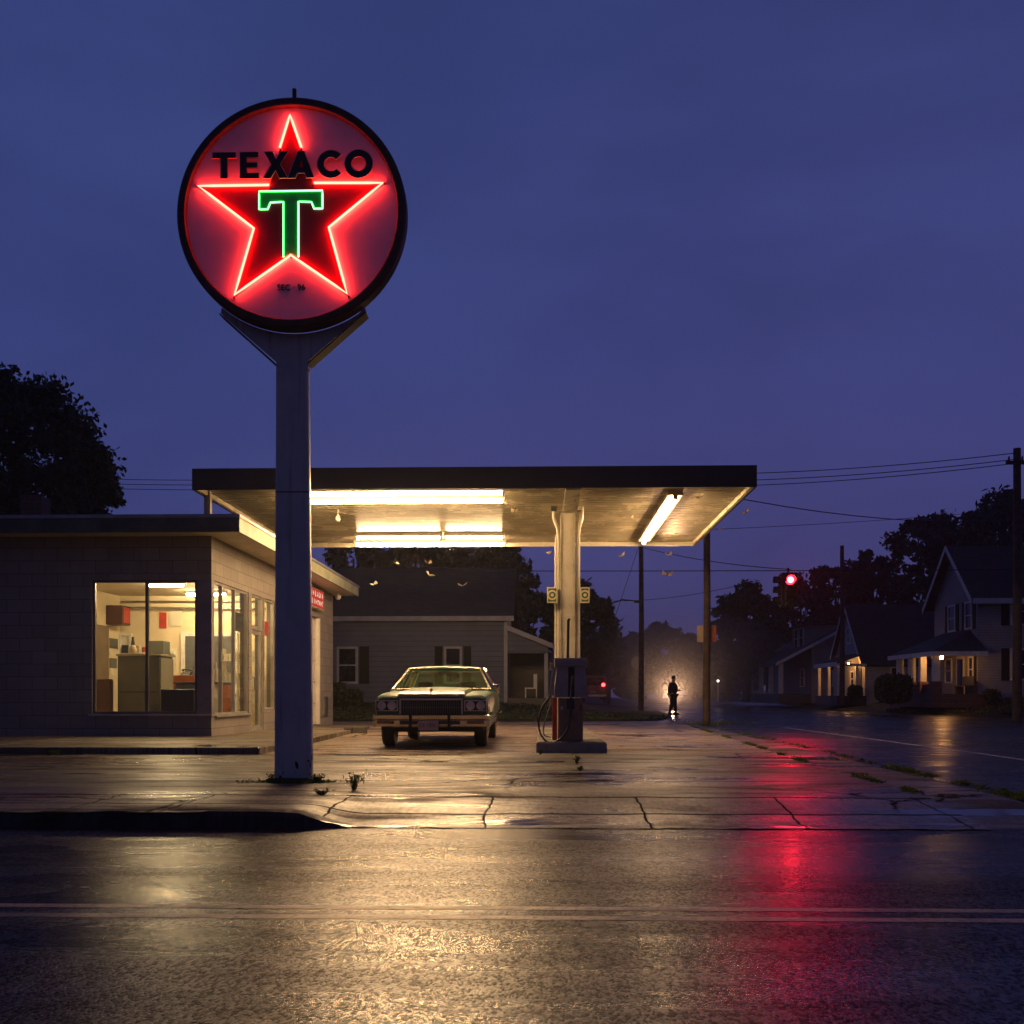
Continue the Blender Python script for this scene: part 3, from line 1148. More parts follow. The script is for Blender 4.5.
mb = MB(); mb.box(b.x + .001, b.x + .03, 21.44, 22.17, .3, a.z - .06)
mb.build('side_panel', m_cabside, cab)  # paler side colour stands for light falling on the cabinet
mb = MB()
for x_ in (a.x + .04, b.x - .08):
    for y_ in (21.43, 22.12):
        mb.box(x_, x_ + .04, y_, y_ + .04, .11, .2)
mb.build('leg', m_dark, cab)
# machine on the far counter with stacked papers
a = P(147, 641, 23.0)
b = P(163, 654, 23.0)
desk = thing('office_desk', (a.x, 23.2, .11), 'long counter desk with orange front behind the grey cabinet', 'desk')
mb = MB(); mb.box(P(146, 0, 23.2).x, P(178, 0, 23.2).x, 23.2, 24.0, .115, .98, .01)
mb.build('body', m_cabside, desk)
mb = MB(); mb.box(P(144, 0, 23.2).x, P(180, 0, 23.2).x, 23.16, 24.04, .985, 1.04, .01)
mb.build('top', m_brown, desk)
t = thing('filing_shelf', (P(147, 0, 23.3).x, 23.3, 1.04), 'pale shelf unit with dark box on top left of the orange desk', 'shelf')
mb = MB(); mb.box(P(147, 0, 23.3).x, P(163, 0, 23.3).x, 23.35, 23.8, 1.045, P(0, 655, 23.3).z, .01)
mb.build('body', m_cabside, t)
mb = MB(); mb.box(P(147, 0, 23.3).x, P(163, 0, 23.3).x, 23.3, 23.75, P(0, 654, 23.3).z, P(0, 641, 23.3).z, .01)
mb.build('box', m_cab, t)
boxes('orange_desk', m_orange, [(P(175, 0, 22.9).x, P(199, 0, 22.9).x, 22.6, 23.1, .115, P(0, 675.5, 22.8).z)], 'orange brown wooden desk seen right of the front mullion', 'desk')
a = P(162, 0, 20.6); b = P(196, 0, 20.6)
t = thing('black_armchair', ((a.x + b.x) / 2, 20.6, .11), 'black vinyl chair with its back to the front window', 'chair')
mb = MB(); mb.box(a.x, b.x, 20.5, 20.66, .45, P(0, 689, 20.6).z, .03)
mb.build('backrest', m_black, t)
mb = MB(); mb.box(a.x + .02, b.x - .02, 20.661, 21.2, .42, .55, .03)
mb.build('seat', m_black, t)
for x_ in (a.x + .05, b.x - .1):
    for y_ in (20.55, 21.1):
        mb = MB(); mb.box(x_, x_ + .05, y_, y_ + .05, .11, .44)
        mb.build('leg', m_steel, t)
a = P(96, 0, 21.2); b = P(111, 0, 21.2)
t = thing('brown_armchair', ((a.x + b.x) / 2, 21.2, .11), 'dark brown vinyl armchair at the left end of the front window', 'chair')
mb = MB(); mb.box(a.x - .3, b.x, 21.2, 21.36, .4, P(0, 679, 21.2).z, .04)
mb.build('backrest', m_brown, t)
mb = MB(); mb.box(a.x - .3, b.x, 21.361, 21.9, .36, .52, .04)
mb.build('seat', m_brown, t)
for x_ in (a.x - .26, b.x - .1):
    for y_ in (21.25, 21.8):
        mb = MB(); mb.box(x_, x_ + .05, y_, y_ + .05, .11, .38)
        mb.build('leg', m_dark, t)
# wall box, clock, papers
t = thing('wall_heater', (-10.4, 24.2, 2.6), 'brown box with a red front on the left office wall', 'box')
z0, z1 = P(0, 625, 24.4).z, P(0, 606, 24.4).z
mb = MB(); mb.box(-10.395, -10.0, 24.25, 24.75, z0, z1, .01)
mb.build('case', m_brown, t)
mb = MB(); mb.box(-9.998, -9.985, 24.3, 24.7, z0 + .05, z1 - .04)
mb.build('front_panel', m_red, t)
for k, (x0, x1, y0, y1, mt, lb) in enumerate([(105, 113, 638, 648, m_cab, 'dark framed notice high on the office wall'), (105, 112, 651, 655, m_paper, 'small pale notice strip below the dark framed notice'),
                                              (105, 112, 658, 668, m_cab, 'dark calendar below the pale notice strip'), (122, 128, 645, 653, m_dark, 'small dark picture on the white cupboard door'),
                                              (169, 175, 648, 664, m_paper, 'white pinned sheet above the orange desk'), (105, 112, 668, 675, m_paper, 'pale card at the foot of the dark calendar')]):
    a = P(x0, y0, 24.99); b = P(x1, y1, 24.99)
    yy = 25.098 if not k == 3 else 24.998
    if k == 3:
        o_ = MB().box(a.x, b.x, yy - .018, yy, b.z, a.z).build('notice', mt, origin=(a.x, yy, b.z))
    elif k == 4:
        o_ = MB().box(a.x, b.x, 25.08, 25.098, b.z, a.z).build('notice', mt, origin=(a.x, yy, b.z))
    else:
        ya_, yb_ = 10.39 * 1024 / (540 - x0), 10.39 * 1024 / (540 - x1)
        za_, zb_ = P(0, y0, 24.4).z, P(0, y1, 24.4).z
        o_ = MB().box(-10.398, -10.38, ya_, yb_, zb_, za_).build('notice', mt, origin=(-10.39, ya_, zb_))
    tag(o_, lb, 'notice')
# glass coffee pot, telephone, bottles
def bottle(px, py0, py1, Y, rad, mat, label, grp=None):
    a = P(px, py0, Y); b = P(px, py1, Y)
    h = a.z - b.z
    o_ = MB().lathe([(rad, 0), (rad, h * .6), (rad * .4, h * .75), (rad * .4, h)], (a.x, Y, b.z), 'z', 12).build('bottle', mat, origin=(a.x, Y, b.z), smooth=40)
    return tag(o_, label, 'bottle', grp)
q = P(133, 654.5, 21.8)
t = thing('coffee_pot', (q.x, 21.8, 1.78), 'pale glass coffee globe on top of the grey cabinet', 'coffee pot')
mb = MB(); mb.lathe([(.04, 0), (.075, .04), (.085, .10), (.06, .17), (.04, .2)], (q.x, 21.8, 1.776), 'z', 18)
mb.build('globe', m_bottle, t, smooth=40)
mb = MB(); mb.lathe([(.04, 0), (.045, .02), (.028, .13), (.03, .17)], (q.x, 21.8, 1.977), 'z', 12)
mb.build('neck', m_cab, t, smooth=40)
t = thing('wall_shelf', (P(150, 0, 25).x, 25.0, 1.9), 'pale wall shelf with a row of cans at the back of the office', 'shelf')
x0, x1 = P(131, 0, 24.9).x, P(172, 0, 24.9).x
mb = MB(); mb.box(x0, x1, 24.85, 25.097, 1.92, 1.95)
mb.build('board', m_white, t)
for k in range(2):
    xx = x0 + .1 + k * (x1 - x0 - .25)
    mb = MB(); mb.box(xx, xx + .03, 24.88, 25.097, 1.80, 1.919)
    mb.build('bracket', m_steel, t)
for k in range(9):
    xx = x0 + .09 + k * (x1 - x0 - .18) / 8
    h_ = random.choice((.12, .16, .22))
    o_ = MB().lathe([(.045, 0), (.045, h_), (.02, h_ + .01)], (xx, 24.97, 1.951), 'z', 12).build('oil_can', random.choice((m_orange, m_paper, m_cab, m_red)), origin=(xx, 24.97, 1.951), smooth=40)
    tag(o_, 'small can standing in the row on the office wall shelf', 'can', 'cans on the office wall shelf')
t = thing('telephone', (P(192, 0, 22.7).x, 22.7, 1.2), 'black desk telephone on the orange brown desk', 'telephone')
zz = P(0, 675.5, 22.8).z + .001
xx = P(186, 0, 22.7).x
mb = MB(); mb.prism([(22.62, zz), (22.85, zz), (22.82, zz + .09), (22.66, zz + .05)], 'x', xx - .1, xx + .1)
mb.build('body', m_black, t)
mb = MB(); mb.tube([(xx - .12, 22.8, zz + .11), (xx - .08, 22.8, zz + .13), (xx + .08, 22.8, zz + .13), (xx + .12, 22.8, zz + .11)], [.03, .018, .018, .03], 8)
mb.build('handset', m_black, t, smooth=50)
for k, (x0, x1, y0, y1, mt, lb) in enumerate([(168, 180, 606, 626, m_paper, 'large pale poster on the back office wall'), (158, 165, 612, 628, m_red, 'narrow red poster left of the large pale poster')]):
    a = P(x0, y0, 24.99); b = P(x1, y1, 24.99)
    o_ = MB().box(a.x, b.x, 25.075, 25.098, b.z, a.z).build('poster', mt, origin=(a.x, 25.09, b.z))
    tag(o_, lb, 'poster')
# counter by the side window
ct = thing('sales_counter', (-6.95, 20.7, .11), 'pale counter with orange end panel behind the side window', 'counter')
mb = MB(); mb.box(-7.55, -6.75, 21.05, 22.2, .115, 1.13, .01)
mb.build('body', m_cabside, ct)
mb = MB(); mb.box(-6.748, -6.70, 21.45, 22.1, .115, 1.12, .005)
mb.build('end_panel', m_orange, ct)
mb = MB(); mb.box(-7.6, -6.66, 21.0, 22.25, 1.135, 1.17, .008)
mb.build('top', m_cab, ct)
for k, (x_, y_, h, rd, lb) in enumerate([(-6.95, 21.15, .2, .035, 'short oil bottle nearest the corner on the counter'), (-6.85, 21.5, .42, .045, 'tall pale bottle on the counter by the side window'),
                                         (-6.9, 21.75, .26, .05, 'fat white bottle in the middle of the counter row'), (-6.8, 22.0, .28, .045, 'white bottle at the far end of the counter row')]):
    o_ = MB().lathe([(rd, 0), (rd, h * .6), (rd * .4, h * .75), (rd * .4, h)], (x_, y_, 1.171), 'z', 12).build('bottle', m_paper, origin=(x_, y_, 1.171), smooth=40)
    tag(o_, lb, 'bottle', 'bottles on the sales counter')
o_ = MB().box(X1 - .075, X1 - .068, 21.32, 21.98, P(0, 632, 21.6).z, P(0, 613, 21.6).z).build('window_sign', m_dark, origin=(X1, 21.3, 2.3))
tag(o_, 'dark rectangular sign hung inside the side office window', 'sign')
o_ = MB().box(X1 - .057, X1 - .054, 23.55, 23.95, P(0, 636, 23.7).z, P(0, 622, 23.7).z).build('window_sticker', m_red, origin=(X1, 23.5, 2.3))
tag(o_, 'small red sticker on the narrow sidelight window by the door', 'sticker')
t = thing('goods_rack', (-7.0, 24.0, .11), 'pale shelf of small packets behind the entrance door', 'shelf')
mb = MB()
for z_ in (.12, .7, 1.2, 1.7):
    mb.box(-7.5, -6.65, 23.9, 24.3, z_, z_ + .03)
mb.build('shelf', m_white, t)
mb = MB()
for x_ in (-7.53, -6.65):
    mb.box(x_, x_ + .03, 23.9, 24.3, .115, 2.0)
mb.build('side_panel', m_white, t)
mb = MB()
for z_ in (.73, 1.23, 1.73):
    for k in range(6):
        x_ = -7.45 + k * .13
        mb.box(x_, x_ + .09, 23.93, 24.2, z_ + .002, z_ + .14 + .08 * random.random())
mb.build('packets', m_paper, t)
# red lit box sign over the garage door
rs = thing('red_wall_sign', (X1, 28.4, 3.3), 'red lit box sign with worn white marks under the side eave', 'sign')
mb = MB()
mb.box(X1 + .003, X1 + .16, 26.9, 29.15, 3.30, 3.86, .01)
mb.build('case', m_fascia_side, rs)
m_redlit = emit('red sign panel', (1.0, .08, .04), .5)
m_whitelit = emit('white sign lettering', (1.0, .6, .48), .9)
mb = MB()
mb.box(X1 + .161, X1 + .168, 26.95, 29.1, 3.34, 3.82)
mb.build('panel', m_redlit, rs)
rk = random.Random(8)
mb = MB()
for zc_ in (3.69, 3.47):                       # worn, unreadable white strokes in two rows
    yy = 27.1
    while yy < 28.9:
        w_ = rk.uniform(.04, .07)
        h_ = rk.uniform(.12, .17)
        mb.box(X1 + .1685, X1 + .173, yy, yy + w_, zc_ - h_ / 2, zc_ + h_ / 2)
        if rk.random() < .7:
            zz_ = zc_ + rk.choice((-1, 0, 1)) * (h_ / 2 - .025)
            mb.box(X1 + .1685, X1 + .1728, yy + w_ + .001, yy + w_ + rk.uniform(.05, .1), zz_ - .022, zz_ + .022)
        yy += w_ + rk.uniform(.13, .2)
mb.build('worn_marks', m_whitelit, rs, label='worn unreadable white marks in two rows')

# ------------------------------------------------------------------ canopy
CY0, CY1 = 19.0, 26.5
CX0, CX1 = P(192, 480, CY0).x, P(757, 480, CY0).x
ZB, ZT = 4.74, 5.14
can = thing('pump_canopy', (.6, 21.5, 0), 'flat forecourt canopy on one steel column with fluorescent tubes under its ribbed white soffit', 'canopy')
mb = MB()
mb.box(CX0, CX1, CY0, CY0 + .05, ZB, ZT)
mb.box(CX0, CX1, CY1 - .05, CY1, ZB, ZT)
mb.box(CX0, CX0 + .05, CY0 + .05, CY1 - .05, ZB, ZT)
mb.box(CX1 - .05, CX1, CY0 + .05, CY1 - .05, ZB, ZT)
mb.build('fascia', m_canopy_dark, can)
mb = MB()
# the lit inner lip of the canopy edge
mb.box(CX0 + .051, CX0 + .09, CY0 + .09, CY1 - .09, ZB + .012, ZB + .10)
mb.box(CX1 - .09, CX1 - .051, CY0 + .09, CY1 - .09, ZB + .012, ZB + .10)
mb.box(CX0 + .051, CX1 - .051, CY0 + .051, CY0 + .09, ZB + .03, ZB + .10)
mb.box(CX0 + .051, CX1 - .051, CY1 - .09, CY1 - .051, ZB - .01, ZB + .10)
mb.build('edge_lip', m_canopy_white, can)
mb = MB()
# ribbed soffit pans running across
yy = CY0 + .09
prof = []
while yy < CY1 - .2:
    prof += [(yy, .03), (yy + .02, .0), (yy + .13, .0), (yy + .15, .03), (yy + .2, .03)]
    yy += .205
prof = [(CY0 + .052, .012)] + prof + [(CY1 - .052, .012)]
xa, xb = CX0 + .052, CX1 - .052
for (y0, h0), (y1, h1) in zip(prof, prof[1:]):
    mb.add([(xa, y0, ZB + .104 + h0), (xb, y0, ZB + .104 + h0), (xb, y1, ZB + .104 + h1), (xa, y1, ZB + .104 + h1)], [(0, 1, 2, 3)])
mb.build('soffit', m_soffmetal, can)
mb = MB()
mb.box(CX0 + .055, CX1 - .055, CY0 + .055, CY1 - .055, ZT - .06, ZT - .02)
mb.build('roof', m_roof, can)
mb = MB()
mb.box(.48, .77, CY0 + .095, 21.7, ZB - .02, ZB + .103)
mb.build('beam', m_canopy_white, can)
mb = MB()
cx = P(567.8, 600, 21.5).x
mb.box(cx - .135, cx + .135, 21.45, 21.85, .17, ZB - .021, .012)
mb.build('column', m_canopy_white, can)
mb = MB()
mb.box(cx - .155, cx - .138, 21.42, 21.88, .17, ZB - .03)
mb.box(cx + .138, cx + .155, 21.42, 21.88, .17, ZB - .03)
mb.build('column_flange', m_canopy_white, can)
# conduits climbing the column
for pts, rd in [([(cx + .215, 21.5, .18), (cx + .215, 21.5, 4.15), (cx + .225, 21.5, 4.4), (cx + .29, 21.5, 4.62), (cx + .29, 21.5, 4.84)], .045),
                ([(cx - .19, 21.5, .18), (cx - .19, 21.5, 4.2), (cx - .21, 21.5, 4.4), (cx - .30, 21.5, 4.62), (cx - .30, 21.5, 4.84)], .035),
                ([(cx - .245, 21.55, .18), (cx - .245, 21.55, 4.05), (cx - .24, 21.55, 4.2), (cx - .19, 21.55, 4.3)], .035)]:
    mb = MB(); mb.tube(pts, rd, 10)
    mb.build('conduit', m_canopy_white, can, smooth=50)
for px, py in ((554, 508), (580, 508)):
    q = P(px, py, 21.4)
    mb = MB(); mb.box(q.x - .06, q.x + .06, 21.38, 21.5, q.z - .05, q.z + .06, .01)
    mb.build('junction_box', m_dark if px < 560 else m_canopy_white, can)
# post standing on the station roof under the canopy corner
q = P(208, 500, 19.7)
mb = MB(); mb.box(q.x - .06, q.x + .06, 19.64, 19.76, 4.226, ZB + .10)
mb.build('roof_post', m_canopy_white, can)


def canopy_tube(x0, y0, x1, y1, double=0.0):
    z = ZB + .10
    m2 = MB()
    if abs(x1 - x0) > abs(y1 - y0):
        m2.box(x0 - .05, x1 + .05, y0 - .14, y0 + .14, z - .07, z + .003, .006)
    else:
        m2.box(x0 - .15, x0 + .15, y0 - .05, y1 + .05, z - .07, z + .003, .006)
    f_ = m2.build('light_fixture', m_canopy_white, can)
    m2 = MB()
    m2.tube([(x0, y0, z - .096), (x1, y1, z - .096)], .030, 12)
    m2.build('lamp_tube', m_tube, f_, smooth=60)
    m2 = MB()
    if abs(x1 - x0) > abs(y1 - y0):
        for xx in (x0 - .045, x1):
            m2.box(xx, xx + .045, y0 - .045, y0 + .045, z - .15, z - .071)
    else:
        for yy in (y0 - .045, y1):
            m2.box(x0 - .045, x0 + .045, yy, yy + .045, z - .15, z - .071)
    m2.build('lamp_holder', m_canopy_white, f_)


xl = P(300, 0, 19.6).x
xr = P(503, 0, 19.6).x
canopy_tube(xl, 19.50, P(502, 0, 19.5).x, 19.50)
canopy_tube(P(303, 0, 20.3).x, 20.30, P(503, 0, 20.3).x, 20.30)
canopy_tube(P(357, 0, 25.0).x, 25.0, P(440, 0, 25.0).x, 25.0)
canopy_tube(P(446, 0, 25.0).x, 25.0, P(502, 0, 25.0).x, 25.0)
canopy_tube(P(356, 0, 26.1).x, 26.1, P(504, 0, 26.1).x, 26.1)
canopy_tube(2.62, 19.95, 2.62, 25.9)
mb = MB()
q = P(338, 519, 21.6)
mb.tube([(q.x, 21.6, ZB + .11), (q.x, 21.6, q.z + .06)], .012, 6)
mb.lathe([(.02, .08), (.05, .05), (.06, 0), (.04, -.05), (.0, -.06)], (q.x, 21.6, q.z), 'z', 12, False)
mb.build('bulb_socket', m_canopy_white, can, smooth=40)

# square green-edged signs on the column
for px0, px1, lb in ((547, 557.5, 'square green edged sign with a ring, left side of the canopy column'), (580.2, 589.5, 'square green edged sign with a ring, right side of the canopy column')):
    a = P(px0, 587.5, 21.4); b = P(px1, 603, 21.4)
    t = thing('column_sign', ((a.x + b.x) / 2, 21.4, b.z), lb, 'sign', 'square signs on the canopy column')
    m_gr = bpy.data.materials.get('green sign edge') or M('green sign edge', (.05, .12, .04), .5)
    m_cream = bpy.data.materials.get('cream sign') or M('cream sign', (.62, .55, .36), .5)
    mb = MB(); mb.box(a.x, b.x, 21.36, 21.44, b.z, a.z)
    mb.build('panel', m_gr, t)
    mb = MB(); mb.frame('y', 21.345, 21.359, a.x, b.x, b.z, a.z, .025)
    mb.build('frame', m_cream, t)
    c_ = (a.x + b.x) / 2; cz = (a.z + b.z) / 2
    mb = MB()
    mb.lathe([(.105, 0), (.105, -.012), (.07, -.012), (.07, 0)], (c_, 21.359, cz), 'y', 24, False)
    mb.lathe([(.035, 0), (.035, -.012)], (c_, 21.359, cz), 'y', 16)
    mb.build('ring', m_cream, t)

# ------------------------------------------------------------------ pump island and pump
a = P(537, 752, 15.95)
ix0, ix1 = a.x, P(606, 752, 15.95).x
t = thing('pump_island', ((ix0 + ix1) / 2, 15.95, 0), 'low raised concrete island under the pump and canopy column', 'island')
mb = MB(); mb.box(ix0, ix1, 15.95, 22.6, -.02, .17, .02)
mb.build('slab', m_island, t)
mb = MB(); mb.box(ix0 - .012, ix1 + .012, 15.935, 15.985, -.02, .155, .008)
mb.build('edge_plate', m_kerbplate, t)
PY = 16.15
def PX(px):
    return P(px, 0, PY).x
def PZ(py):
    return P(0, py, PY).z
pump = thing('fuel_pump', (PX(571), PY + .2, .17), 'old grey twin fuel pump with black hose at the front of the island', 'fuel pump')
m_pump = M('grey pump enamel', (.38, .32, .29), .4, var=.12, dirt=.35, scale=5)
m_pumplow = M('dull pump metal', (.30, .17, .11), .42, metal=.1, var=.2, dirt=.4, scale=6)
mb = MB(); mb.box(PX(558.2), PX(583), PY, PY + .46, .171, PZ(698), .012)
mb.build('cabinet', m_pumplow, pump)
hz0, hz1 = PZ(697.5), PZ(667.2)
mb = MB()
for xa0, xa1, xb0, xb1 in ((PX(554), PX(568.2), PX(557), PX(568.2)), (PX(574.5), PX(588.6), PX(574.5), PX(585))):
    mb.hexa([(xa0, PY - .03, hz0), (xa1, PY - .03, hz0), (xa1, PY + .5, hz0), (xa0, PY + .5, hz0)],
            [(xb0, PY - .005, hz1), (xb1, PY - .005, hz1), (xb1, PY + .48, hz1), (xb0, PY + .48, hz1)])
mb.build('head', m_pump, pump)
mb = MB(); mb.box(PX(568.3), PX(574.4), PY + .14, PY + .46, hz0, hz1)
mb.build('nozzle_bay', m_black, pump)
mb = MB(); mb.box(PX(554.5), PX(587.2), PY - .035, PY + .51, hz1 + .001, PZ(658.6), .01)
mb.build('cap', m_pump, pump)
mb = MB()
x_ = PX(571.5)
mb.tube([(x_ + .02, PY - .0, PZ(676)), (x_, PY + .03, PZ(680)), (x_ - .01, PY + .06, PZ(688)), (x_ - .015, PY + .02, PZ(697))], [.022, .03, .02, .016], 10)
nz = mb.build('nozzle', m_chrome, pump, smooth=50, label='chrome nozzle hung in the slot of the pump head')
# beige side dispenser arm
mb = MB()
mb.hexa([(PX(548.6), PY + .05, PZ(696)), (PX(552.8), PY + .05, PZ(696)), (PX(552.8), PY + .3, PZ(696)), (PX(548.6), PY + .3, PZ(696))],
        [(PX(552.6), PY + .05, PZ(669)), (PX(556.8), PY + .05, PZ(667)), (PX(556.8), PY + .3, PZ(667)), (PX(552.6), PY + .3, PZ(669))])
mb.build('side_holster', m_canopy_white, pump)
mb = MB(); mb.box(PX(549.8), PX(553.5), PY + .08, PY + .2, PZ(670), PZ(663), .01)
mb.build('holster_hook', m_canopy_white, pump)
mb = MB()
def spl(pts, n=8):
    pts = [Vector(p) for p in pts]
    out = []
    for i in range(len(pts) - 1):
        p0 = pts[max(i - 1, 0)]; p1 = pts[i]; p2 = pts[i + 1]; p3 = pts[min(i + 2, len(pts) - 1)]
        for k in range(n):
            t_ = k / n
            out.append(.5 * ((2 * p1) + (p2 - p0) * t_ + (2 * p0 - 5 * p1 + 4 * p2 - p3) * t_ ** 2 + (3 * p1 - p0 - 3 * p2 + p3) * t_ ** 3))
    out.append(pts[-1])
    return out
mb.tube(spl([(PX(570.8), PY + .02, PZ(697)), (PX(571), PY - .06, PZ(712)), (PX(568), PY - .1, PZ(727)), (PX(560), PY - .12, PZ(738)), (PX(550), PY - .1, PZ(742)), (PX(541.5), PY - .02, PZ(735)), (PX(538.5), PY + .05, PZ(722)), (PX(542), PY + .1, PZ(708)), (PX(549.5), PY + .15, PZ(697))]), .016, 8)
mb.build('hose', m_black, pump, smooth=60)
mb = MB()
mb.tube(spl([(PX(552), PY + .2, PZ(699)), (PX(548), PY + .2, PZ(712)), (PX(544), PY + .2, PZ(726)), (PX(544.5), PY + .2, PZ(735)), (PX(551), PY + .2, PZ(737))]), .010, 8)
mb.build('hose', m_steel, pump, smooth=60)
mb = MB(); mb.tube([(PX(568.5), PY + .4, PZ(658.6)), (PX(569), PY + .4, PZ(619))], .022, 8)
mb.tube([(PX(569), PY + .4, PZ(620)), (PX(570.5), PY + .4, PZ(618))], .02, 8)
mb.build('hose_mast', m_dark, pump, smooth=50)
for px0, px1, py0, py1, mt, lb in ((579.3, 582.5, 704.5, 710.5, m_red, 'small red sticker'), (560.5, 563, 706, 709.5, m_paper, 'small pale sticker'), (566.5, 574.5, 698.6, 709, m_dark, 'dark lower slot')):
    mb = MB(); mb.box(PX(px0), PX(px1), PY - .004, PY - .0005, PZ(py1), PZ(py0))
    mb.build('sticker' if mt is not m_dark else 'slot', mt, pump, label=lb)
t = thing('guard_post', (PX(555.5), PY + .55, .17), 'rusty red steel guard post behind the pump hose', 'post')
mb = MB(); mb.box(P(552.3, 0, PY + .5).x, P(557.2, 0, PY + .5).x, PY + .5, PY + .6, .171, P(0, 698, PY + .5).z, .012)
mb.build('post', m_red, t)
mb = MB(); mb.box(P(551.8, 0, PY + .5).x, P(557.7, 0, PY + .5).x, PY + .48, PY + .62, P(0, 698, PY + .5).z + .001, P(0, 696, PY + .5).z, .008)
mb.build('cap', m_white, t)

# ------------------------------------------------------------------ the green sedan
def car(name, cx, fy, zg, paint, label, detail=True, rot=0.0):
    """origin at the middle of the front bumper on the ground; heads towards -y"""
    t_ = thing(name, (cx, fy, zg), label, 'car')
    def B(mb_, nm, mt, par=t_, sm_=None, lab=None):
        return mb_.build(nm, mt, par, smooth=sm_, origin=(0, 0, 0), label=lab)
    BASE[t_.name] = Vector((0, 0, 0))
    def sec(y, hw, zb, zt, pl, crown):
        half = [(hw * .80, zb), (hw * .955, zb + .05), (hw, .60), (hw * .995, zt - .13), (hw * .965, zt - .035), (hw - .11, zt), (.585, zt - .006), (.55, zt + pl), (.0, zt + pl + crown)]
        s_ = [(-x, y, z) for x, z in half] + [(x, y, z) for x, z in half[::-1][1:]]
        return s_
    ws = [(.12, .93, .42, .865, .0, .0), (.16, .955, .40, .895, .03, .005), (.30, .968, .38, .915, .045, .008), (.44, .975, .36, .925, .045, .012), (.46, .978, .68, .927, .045, .012), (.62, .98, .74, .935, .045, .013), (1.08, .985, .74, .95, .05, .015),
          (1.24, .985, .68, .955, .05, .016), (1.26, .985, .34, .957, .05, .016), (1.8, .985, .32, .985, .05, .02), (1.95, .985, .32, .99, .02, .015), (3.6, .985, .32, .985, .0, .01),
          (3.86, .985, .34, .98, .0, .015), (3.88, .985, .66, .98, .0, .015), (4.02, .985, .72, .98, .0, .02), (4.5, .98, .72, .97, .0, .025), (4.64, .975, .66, .965, .0, .025), (4.66, .975, .36, .965, .0, .025), (5.3, .95, .40, .935, .0, .02), (5.52, .91, .44, .88, .0, .01)]
    m2 = MB()
    m2.loft([sec(*w_) for w_ in ws])
    body = B(m2, 'body', paint, sm_=28)
    # greenhouse: roof, pillars and panes
    bz = 1.0
    fb, rb_, ft, rt = 1.86, 4.42, 2.55, 3.72
    hb, ht = .93, .69
    zt = 1.445
    m2 = MB()
    def rs(y, hw, z, drop):
        return [(-hw, y, z - .05), (-hw + .02, y, z - .012), (-hw * .6, y, z + .012), (0, y, z + .022), (hw * .6, y, z + .012), (hw - .02, y, z - .012), (hw, y, z - .05)]
    m2.loft([rs(ft - .02, ht + .0, zt - .025, 0), rs(ft + .12, ht + .02, zt, 0), rs((ft + rt) / 2, ht + .03, zt + .01, 0), rs(rt - .12, ht + .02, zt, 0), rs(rt + .02, ht, zt - .025, 0)])
    B(m2, 'roof', paint, sm_=35)
    m2 = MB()
    for s_ in (-1, 1):
        m2.tube([(s_ * hb, fb, bz - .02), (s_ * ht, ft, zt - .05)], .028, 8)
        m2.tube([(s_ * hb, rb_, bz - .03), (s_ * (ht + .0), rt, zt - .05)], .075, 8)
        m2.tube([(s_ * (hb + .01), 3.05, bz - .03), (s_ * (ht + .02), 3.08, zt - .05)], .03, 8)
        m2.tube([(s_ * ht, ft, zt - .045), (s_ * (ht + .015), (ft + rt) / 2, zt - .035), (s_ * ht, rt, zt - .045)], .025, 8)
    m2.tube([(-ht, ft, zt - .045), (0, ft - .02, zt - .02), (ht, ft, zt - .045)], .024, 8)
    m2.tube([(-hb, fb, bz - .0), (0, fb - .06, bz + .02), (hb, fb, bz)], .022, 8)
    B(m2, 'pillars', m_chrome if detail else paint, sm_=50)
    def pane(pts, nm, thick):
        m3 = MB()
        th = Vector(thick)
        p_ = [Vector(q) for q in pts]
        m3.hexa(p_, [q + th for q in p_])
        B(m3, nm, m_carglass)
    pane([(-hb, fb, bz), (hb, fb, bz), (ht, ft, zt - .05), (-ht, ft, zt - .05)], 'windshield', (0, .004, .004))
    pane([(-hb, rb_, bz), (hb, rb_, bz), (ht, rt, zt - .05), (-ht, rt, zt - .05)], 'rear_window', (0, -.004, .004))
    for s_ in (-1, 1):
        pane([(s_ * hb, fb, bz), (s_ * hb, 3.05, bz), (s_ * ht, 3.08, zt - .05), (s_ * ht, ft, zt - .05)], 'side_window', (s_ * .004, 0, 0))
        pane([(s_ * hb, 3.05, bz), (s_ * hb, rb_, bz), (s_ * ht, rt, zt - .05), (s_ * ht, 3.08, zt - .05)], 'side_window', (s_ * .004, 0, 0))
    # wheels
    for yw in (.85, 4.26):
        for s_ in (-1, 1):
            m2 = MB()
            m2.lathe([(.20, s_ * .70), (.31, s_ * .70), (.335, s_ * .73), (.335, s_ * .885), (.31, s_ * .915), (.20, s_ * .915)], (0, yw, .335), 'x', 28)
            wh = B(m2, 'wheel', m_black, sm_=30)
            m2 = MB()
            m2.lathe([(.205, s_ * .90), (.20, s_ * .925), (.12, s_ * .925), (.09, s_ * .945), (.01, s_ * .95)], (0, yw, .335), 'x', 24)
            B(m2, 'rim', m_chrome, wh, 40)
